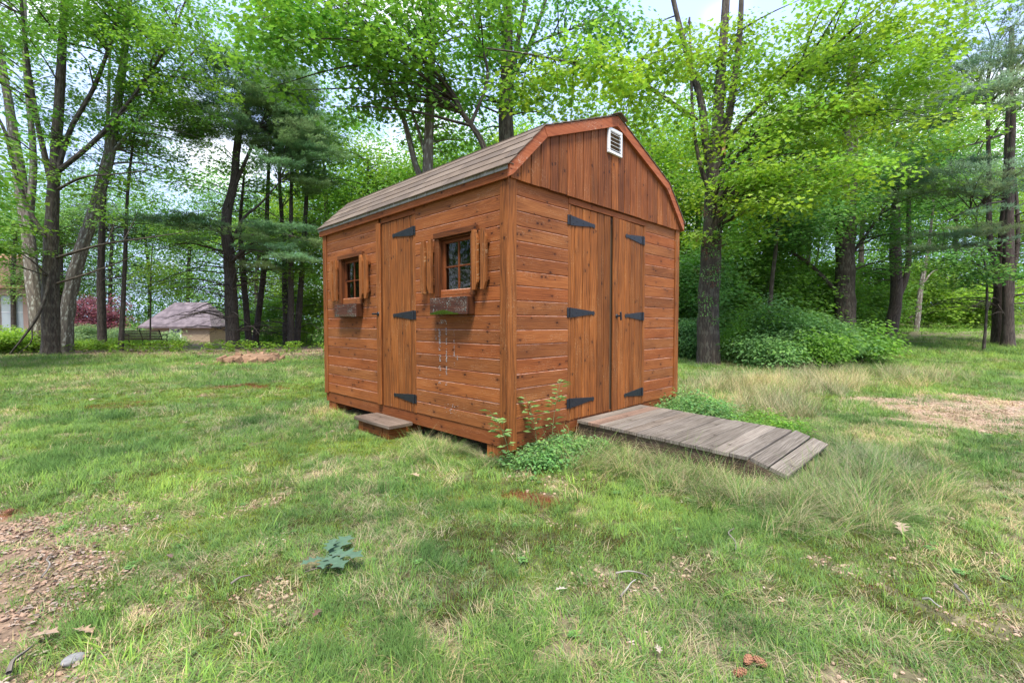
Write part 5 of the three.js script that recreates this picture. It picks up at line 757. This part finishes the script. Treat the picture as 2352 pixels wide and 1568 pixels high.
// ------------------------------------------------------------------ bench, houses, stump
{
  const p = footOf(333, 24), t = thing('garden_bench', 'slatted wooden bench with dark iron ends below the left trees', 'bench', p.toArray()); t.rotation.y = -YAW + 0.12;
  const wood = woodMat(wGrey, 0.42, 0.34, 0.24), L = 1.9;
  for (let i = 0; i < 6; i++) { const m = part('slat', cbox(L, 0.055, 0.022, 0.003), wood, t); m.position.set(0, 0.45 + i * 0.078, 0.27 + i * 0.028); m.rotation.x = 0.34; }
  for (let i = 0; i < 5; i++) { const m = part('seat_slat', cbox(L, 0.022, 0.06, 0.003), wood, t); m.position.set(0, 0.4, 0.2 - i * 0.078); }
  for (const s of [-1, 0, 1]) { const c = (pts) => curveTube(pts.map((q) => V(0, q[0], q[1])), [0.022, 0.022], 6); const g = mergeGeometries([c([[0, 0.3], [0.38, 0.22], [0.9, 0.46]]), c([[0, -0.25], [0.38, -0.17], [0.4, 0.25]]), ...(s ? [c([[0.4, -0.18], [0.62, -0.2], [0.63, 0.1], [0.6, 0.3]])] : [])]); const m = part('bench_end', g, blackIron, t); m.position.x = s * (L / 2 - 0.03); }
}
{
  const roofT = (a, b, sd) => { const t = tex(256, 256, (u, v) => lerp3(a, b, clamp(0.5 + (fbm(u * 30, v * 60, 3, sd, 30, 60) - 0.5) * 1.4 + ((v * 24) % 1 < 0.12 ? -0.4 : 0)))); return new THREE.MeshStandardMaterial({ map: t, roughness: 0.95 }); };
  const side = (a, b, sd, k) => { const t = tex(256, 256, (u, v) => lerp3(a, b, clamp(0.5 + (fbm(u * 40, v * 8, 3, sd, 40, 8) - 0.5) * 1.2 + ((u * k) % 1 < 0.08 ? -0.5 : 0)))); return new THREE.MeshStandardMaterial({ map: t, roughness: 0.9 }); };
  const roofGeo = (w, d, ov, y0, y1) => { const b = new GB(), x = w / 2 + ov, z = d / 2 + ov, th = 0.14, r = w / 2 - min(w, d) * 0.28; const P = [[-x, y0, z], [x, y0, z], [x, y0, -z], [-x, y0, -z], [-r, y1, 0], [r, y1, 0]]; const u = (p) => [p[0] * 0.15, p[2] * 0.15 + p[1] * 0.1]; const q = (a, c, d2, e) => b.quad(a, c, d2, e, u(a), u(c), u(d2), u(e)); q(P[0], P[1], P[5], P[4]); q(P[2], P[3], P[4], P[5]); b.tri(P[1], P[2], P[5], u(P[1]), u(P[2]), u(P[5])); b.tri(P[3], P[0], P[4], u(P[3]), u(P[0]), u(P[4])); const D = (p) => [p[0], p[1] - th, p[2]]; for (const [i, j] of [[0, 1], [1, 2], [2, 3], [3, 0]]) q(D(P[i]), D(P[j]), P[j], P[i]); q(D(P[3]), D(P[2]), D(P[1]), D(P[0])); return b.geo(); };
  const glass = new THREE.MeshStandardMaterial({ color: new THREE.Color().setRGB(0.05, 0.07, 0.09), roughness: 0.1 });
  const white = new THREE.MeshStandardMaterial({ color: new THREE.Color().setRGB(0.75, 0.75, 0.74), roughness: 0.6 });
  // cottage
  const c = footOf(441, 40), ct = thing('cottage', 'low wooden cottage with purple grey shingle roof and white window', 'house', c.toArray()); ct.rotation.y = -YAW + 0.1;
  const cw = side(rgb(130, 112, 92), rgb(176, 158, 132), 611, 14);
  const yE = 784 > 0 ? EYE.y - c.y - 0.2 : 0;
  boxIn('wall', -2.5, 2.5, -0.3, yE, -2.1, 2.1, cw, ct, 'y', 0.01); part('roof', roofGeo(5.0, 4.2, 0.3, yE, yE + 2.05), roofT(rgb(88, 78, 82), rgb(126, 114, 116), 613), ct);
  const wd = partGroup('window', ct, [-0.1, yE - 0.62, 2.12]); for (const [x0, x1, y0, y1] of [[-0.45, 0.45, 0.36, 0.46], [-0.45, 0.45, -0.46, -0.36], [-0.45, -0.35, -0.36, 0.36], [0.35, 0.45, -0.36, 0.36]]) boxIn('window_frame', x0, x1, y0, y1, 0, 0.06, white, wd); boxIn('pane', -0.35, 0.35, -0.36, 0.36, 0, 0.015, glass, wd); for (const x of [-0.12, 0.12]) boxIn('muntin', x - 0.015, x + 0.015, -0.36, 0.36, 0.016, 0.035, white, wd); for (const y of [-0.12, 0.12]) boxIn('muntin', -0.35, 0.35, y - 0.015, y + 0.015, 0.0362, 0.045, white, wd);
  // large house at the left edge
  const h = footOf(-95, 44), ht = thing('house', 'pale house with peach roof and tall white doors at the left edge', 'house', h.toArray()); ht.rotation.y = -YAW + 0.35; 
  const e2 = EYE.y - h.y + 44 * (736 - 655) / FD;
  boxIn('wall', -7.2, 7.2, -0.3, e2, -4, 4, side(rgb(116, 108, 102), rgb(156, 146, 138), 617, 2), ht, 'x', 0.02); part('roof', roofGeo(14.4, 8, 0.5, e2, e2 + 3.4), roofT(rgb(160, 118, 96), rgb(190, 150, 126), 619), ht);
  const trimW = new THREE.MeshStandardMaterial({ color: new THREE.Color().setRGB(0.4, 0.27, 0.21), roughness: 0.8 }), pal = new THREE.MeshStandardMaterial({ color: new THREE.Color().setRGB(0.42, 0.48, 0.48), roughness: 0.6 });
  boxIn('eave_beam', -7.15, 7.15, e2 - 0.75, e2 - 0.2, 4.005, 4.2, trimW, ht); for (let i = 0; i < 5; i++) { const x = 6.0 - i * 2.1; const d = partGroup('door', ht, [x, 0, 4.0]); boxIn('door_panel', -0.75, 0.75, 0.1, e2 - 0.8, 0.01, 0.06, pal, d); boxIn('pilaster', 0.8, 1.15, 0.0, e2 - 0.76, 0.01, 0.16, trimW, d, 'y'); for (const yy of [0.33, 0.62]) boxIn('door_rail', -0.75, 0.75, e2 * yy - 0.03, e2 * yy + 0.03, 0.062, 0.08, white, d); }
}
{ // rotted stump and the chips round it
  const R = rngOf(441), [x, z] = [1.8, -13.7], y = terrain(x, z), t = thing('rotted_stump', 'low crumbling tree stump of orange brown wood in the lawn', 'stump', [x, y + 0.02, z]); t.scale.set(1.3, 1.7, 1.3);
  const sm = new THREE.MeshStandardMaterial({ map: wGrey.color, color: new THREE.Color().setRGB(1.0, 0.68, 0.46), roughness: 1 }), g = [], g2 = [];
  for (let i = 0; i < 46; i++) { const a = R() * 6.28, r = 0.25 + 0.5 * R(), h = 0.05 + 0.2 * R() * (1.1 - r), q = cbox(0.05 + 0.1 * R(), h, 0.08 + 0.22 * R(), 0.004); q.rotateX((R() - 0.5) * 1.2); q.rotateZ((R() - 0.5) * 0.7); q.rotateY(R() * 6.28); q.translate(cos(a) * r, h * 0.35, sin(a) * r * 0.8); g.push(q); }
  for (let i = 0; i < 90; i++) { const a = R() * 6.28, r = 0.5 + 0.7 * R(), q = cbox(0.02 + 0.05 * R(), 0.012, 0.04 + 0.1 * R(), 0.002); q.rotateY(R() * 6.28); q.rotateX((R() - 0.5) * 0.5); q.translate(cos(a) * r, 0.012, sin(a) * r); g2.push(q); }
  const dome = new THREE.SphereGeometry(0.62, 18, 8, 0, 2 * PI, 0, PI / 2); const dp = dome.attributes.position; for (let i = 0; i < dp.count; i++) { const k = 0.8 + 0.4 * vnoise(dp.getX(i) * 6 + 9, dp.getZ(i) * 6 + 9, 3); dp.setXYZ(i, dp.getX(i) * k, dp.getY(i) * 0.24 * k, dp.getZ(i) * k); } dome.computeVertexNormals(); part('stump_core', dome, sm, t);
  part('splinter', mergeGeometries(g), sm, t, 'stuff'); part('wood_chip', mergeGeometries(g2), sm, t, 'stuff');
}
// ------------------------------------------------------------------ small things lying on the grass
const spot = (px, py) => { const d = AZ.clone().multiplyScalar(-1).addScaledVector(AX, (px - 1176) / FD).addScaledVector(AY, -(py - 784) / FD); let p = EYE.clone().addScaledVector(d, -EYE.y / d.y); p = EYE.clone().addScaledVector(d, (terrain(p.x, p.z) - EYE.y) / d.y); return p; };
function lobedLeaf(L, Wd, col, R, curl = 0.1) {   // flat dry or fresh oak leaf, lobed, slightly curled, two sided sheet with a rib
  const b = new GB(), side = [[0, 0.03], [0.1, 0.12], [0.2, 0.42], [0.27, 0.2], [0.38, 0.2], [0.5, 0.55], [0.56, 0.24], [0.66, 0.2], [0.8, 0.42], [0.84, 0.16], [1, 0]];
  for (const s of [-1, 1]) for (let i = 0; i + 1 < side.length; i++) { const [a, w] = side[i], [c, v] = side[i + 1], f = (x, y) => [x * L, (abs(y) * curl * 1.3 + sin(x * 3) * curl * 0.5) * Wd + 0.002, y * Wd * s], k = 0.85 + 0.3 * R(), cc = col.map((q) => q * k); b.quad(f(a, 0), f(a, w), f(c, v), f(c, 0), 0, 0, 0, 0, cc); }
  const rib = (x0, z0, x1, z1) => b.quad([x0, 0.004, z0 - 0.0012], [x1, 0.004 + 0.1 * curl * Wd, z1 - 0.0008], [x1, 0.004 + 0.1 * curl * Wd, z1 + 0.0008], [x0, 0.004, z0 + 0.0012], 0, 0, 0, 0, col.map((q) => q * 1.7)); rib(-0.15 * L, 0, L * 0.95, 0);
  return b.geo();
}
const dryMat = new THREE.MeshPhysicalMaterial({ vertexColors: true, roughness: 0.9, side: THREE.DoubleSide, transmission: 0.15, thickness: 0 });
{
  const R = rngOf(461), p = spot(760, 1325), t = thing('oak_sprig', 'fallen sprig of dark green oak leaves lying on the near lawn', 'oak leaves', [p.x, p.y + 0.035, p.z]);
  for (const [px, py, i] of [[806, 1256, 0], [688, 1322, 1], [742, 1338, 2], [790, 1342, 3], [836, 1316, 4], [770, 1270, 5]]) { const tip = spot(px, py), base = spot(750 + (px - 750) * 0.12, 1302 + (py - 1302) * 0.12), L = tip.distanceTo(base), m = part('leaf', lobedLeaf(L, L * 0.62, [0.06, 0.125, 0.065], R, 0.1), dryMat, t); m.position.set(base.x - p.x, 0.005 * i + 0.012, base.z - p.z); m.rotation.set((R() - 0.5) * 0.25, atan2(-(tip.z - base.z), tip.x - base.x), 0.08 * R(), 'YXZ'); }
  part('stem', curveTube([V(0, 0.01, 0), V(-0.05, 0.02, -0.02), V(-0.1, 0.01, -0.05)], [0.003, 0.002], 5), deadMat, t);
}
[[2072, 1238, 0.13, 'pale tan dry oak leaf lying on the right lawn', [0.5, 0.36, 0.24]], [940, 1100, 0.11, 'tan dry leaf in the grass before the step', [0.52, 0.36, 0.22]], [172, 1466, 0.08, 'tan dry leaf on bare soil at lower left', [0.45, 0.3, 0.18]], [60, 1490, 0.11, 'large tan dry leaf at the lower left corner', [0.42, 0.29, 0.19]], [1510, 1505, 0.05, 'small pale dry leaf near the bottom edge', [0.58, 0.45, 0.36]], [1465, 1068, 0.06, 'pale dry leaf in grass below the ramp side', [0.5, 0.38, 0.28]], [1300, 1370, 0.05, 'small pale upright dry leaf in the near lawn', [0.55, 0.47, 0.38]], [205, 925, 0.22, 'curled pale dead leaf on the far left moss', [0.5, 0.37, 0.26]], [385, 1290, 0.06, 'brown curled leaf on the left lawn', [0.16, 0.09, 0.06]], [720, 1437, 0.06, 'dark brown curled leaf in the near lawn', [0.18, 0.09, 0.055]], [1920, 1130, 0.07, 'orange brown dry leaf right of the ramp end', [0.42, 0.2, 0.09]], [1740, 1130, 0.07, 'pale leaf among long grass before the ramp end', [0.52, 0.44, 0.36]]].forEach(([px, py, L, lb, c], i) => {
  const R = rngOf(470 + i), p = spot(px, py), m = new THREE.Mesh(lobedLeaf(L, L * 0.6, c.map((v) => v * 0.72), R, 0.24), dryMat); m.name = numbered('dry_leaf'); m.position.set(p.x, p.y + 0.035, p.z); m.rotation.set((R() - 0.5) * 0.24, R() * 6.28, (R() - 0.5) * 0.24, 'YXZ'); m.userData = { label: lb, category: 'leaf', group: 'dry leaves on the lawn' }; scene.add(m);
});
const twigMat = new THREE.MeshStandardMaterial({ map: barkG, roughness: 0.95 });
[[1425, 1385, 1460, 1345, 'pale short twig lying on the near lawn'], [1415, 1330, 1490, 1338, 'thin dark bent twig beside the pale one'], [2195, 1358, 2228, 1398, 'grey stick on the right lawn'], [2120, 1390, 2160, 1410, 'thinner dark stick left of the grey one'], [95, 1340, 118, 1285, 'pale bleached stick on bare soil at left'], [530, 1355, 575, 1335, 'thin dark twig on the left lawn'], [20, 1565, 75, 1500, 'long pale stick at the lower left corner'], [1685, 1225, 1690, 1275, 'crooked twig standing in the grass before the ramp']].forEach(([x0, y0, x1, y1, lb], i) => {
  const a = spot(x0, y0), b = spot(x1, y1), R = rngOf(490 + i), c = a.clone().lerp(b, 0.5), L = a.distanceTo(b), m = new THREE.Mesh(curveTube([a, a.clone().lerp(b, 0.35).add(V((R() - 0.5) * L * 0.2, 0.012, (R() - 0.5) * L * 0.2)), a.clone().lerp(b, 0.7).add(V((R() - 0.5) * L * 0.15, 0.008, 0)), b].map((q) => q.clone().sub(c)), [i === 2 || i === 6 ? 0.009 : 0.005, 0.0025], 6, 0.2, i), twigMat);
  m.name = numbered('twig'); m.position.copy(c); m.position.y += 0.03; m.userData = { label: lb, category: 'twig', group: 'twigs on the lawn' }; scene.add(m);
});
{ // pine cones near the bottom edge, pale stones
  const cm = new THREE.MeshStandardMaterial({ color: new THREE.Color().setRGB(0.28, 0.13, 0.07), roughness: 0.9 });
  const cone = (seed, L) => { const R = rngOf(seed), g = []; const core = new THREE.SphereGeometry(L * 0.2, 8, 6); core.scale(1.9, 1, 1); g.push(core.toNonIndexed()); for (let i = 0; i < 46; i++) { const t = i / 46, a = i * 2.4, r = L * 0.24 * sin(PI * (0.12 + 0.8 * t)), q = new THREE.SphereGeometry(L * 0.075, 5, 3); q.scale(1.3, 0.5, 1); q.rotateZ(0.6); q.translate(0, r, 0); q.rotateX(a); q.translate((t - 0.5) * L * 0.85, 0, 0); g.push(q.toNonIndexed()); } return mergeGeometries(g); };
  [[1718, 1530, 'left red brown pine cone at the bottom edge'], [1745, 1535, 'right red brown pine cone at the bottom edge'], [1700, 1560, 'pine cone half cut by the bottom edge'], [20, 1182, 'dark pine cone at the left picture edge']].forEach(([px, py, lb], i) => { const p = spot(px, py), m = new THREE.Mesh(cone(510 + i, 0.055), cm); m.name = numbered('pine_cone'); m.position.set(p.x, p.y + 0.025, p.z); m.rotation.y = i * 1.3; m.userData = { label: lb, category: 'pine cone', group: 'pine cones on the lawn' }; scene.add(m); });
  const sm = new THREE.MeshStandardMaterial({ map: tex(128, 128, (u, v) => lerp3(rgb(104, 102, 100), rgb(146, 144, 142), fbm(u * 8, v * 8, 4, 5, 8, 8))), roughness: 0.9 });
  [[165, 1525, 0.026, 'grey stone in the grass at the lower left']].forEach(([px, py, r, lb], i) => { const g = new THREE.IcosahedronGeometry(r, 3), q = g.attributes.position; for (let k = 0; k < q.count; k++) { const f = 0.8 + 0.4 * vnoise(q.getX(k) * 40 + 5, q.getZ(k) * 40 + q.getY(k) * 30, i); q.setXYZ(k, q.getX(k) * f * 1.3, q.getY(k) * f * 0.55, q.getZ(k) * f); } g.computeVertexNormals(); const p = spot(px, py), m = new THREE.Mesh(g, sm); m.name = numbered('stone'); m.position.set(p.x, p.y + r * 0.25 + 0.01, p.z); m.userData = { label: lb, category: 'stone' }; scene.add(m); });
}
console.log('leaf sprays', leafTotal);
scene.traverse((o) => { if (o.isMesh) { o.castShadow = true; o.receiveShadow = true; } });
renderer.render(scene, camera);
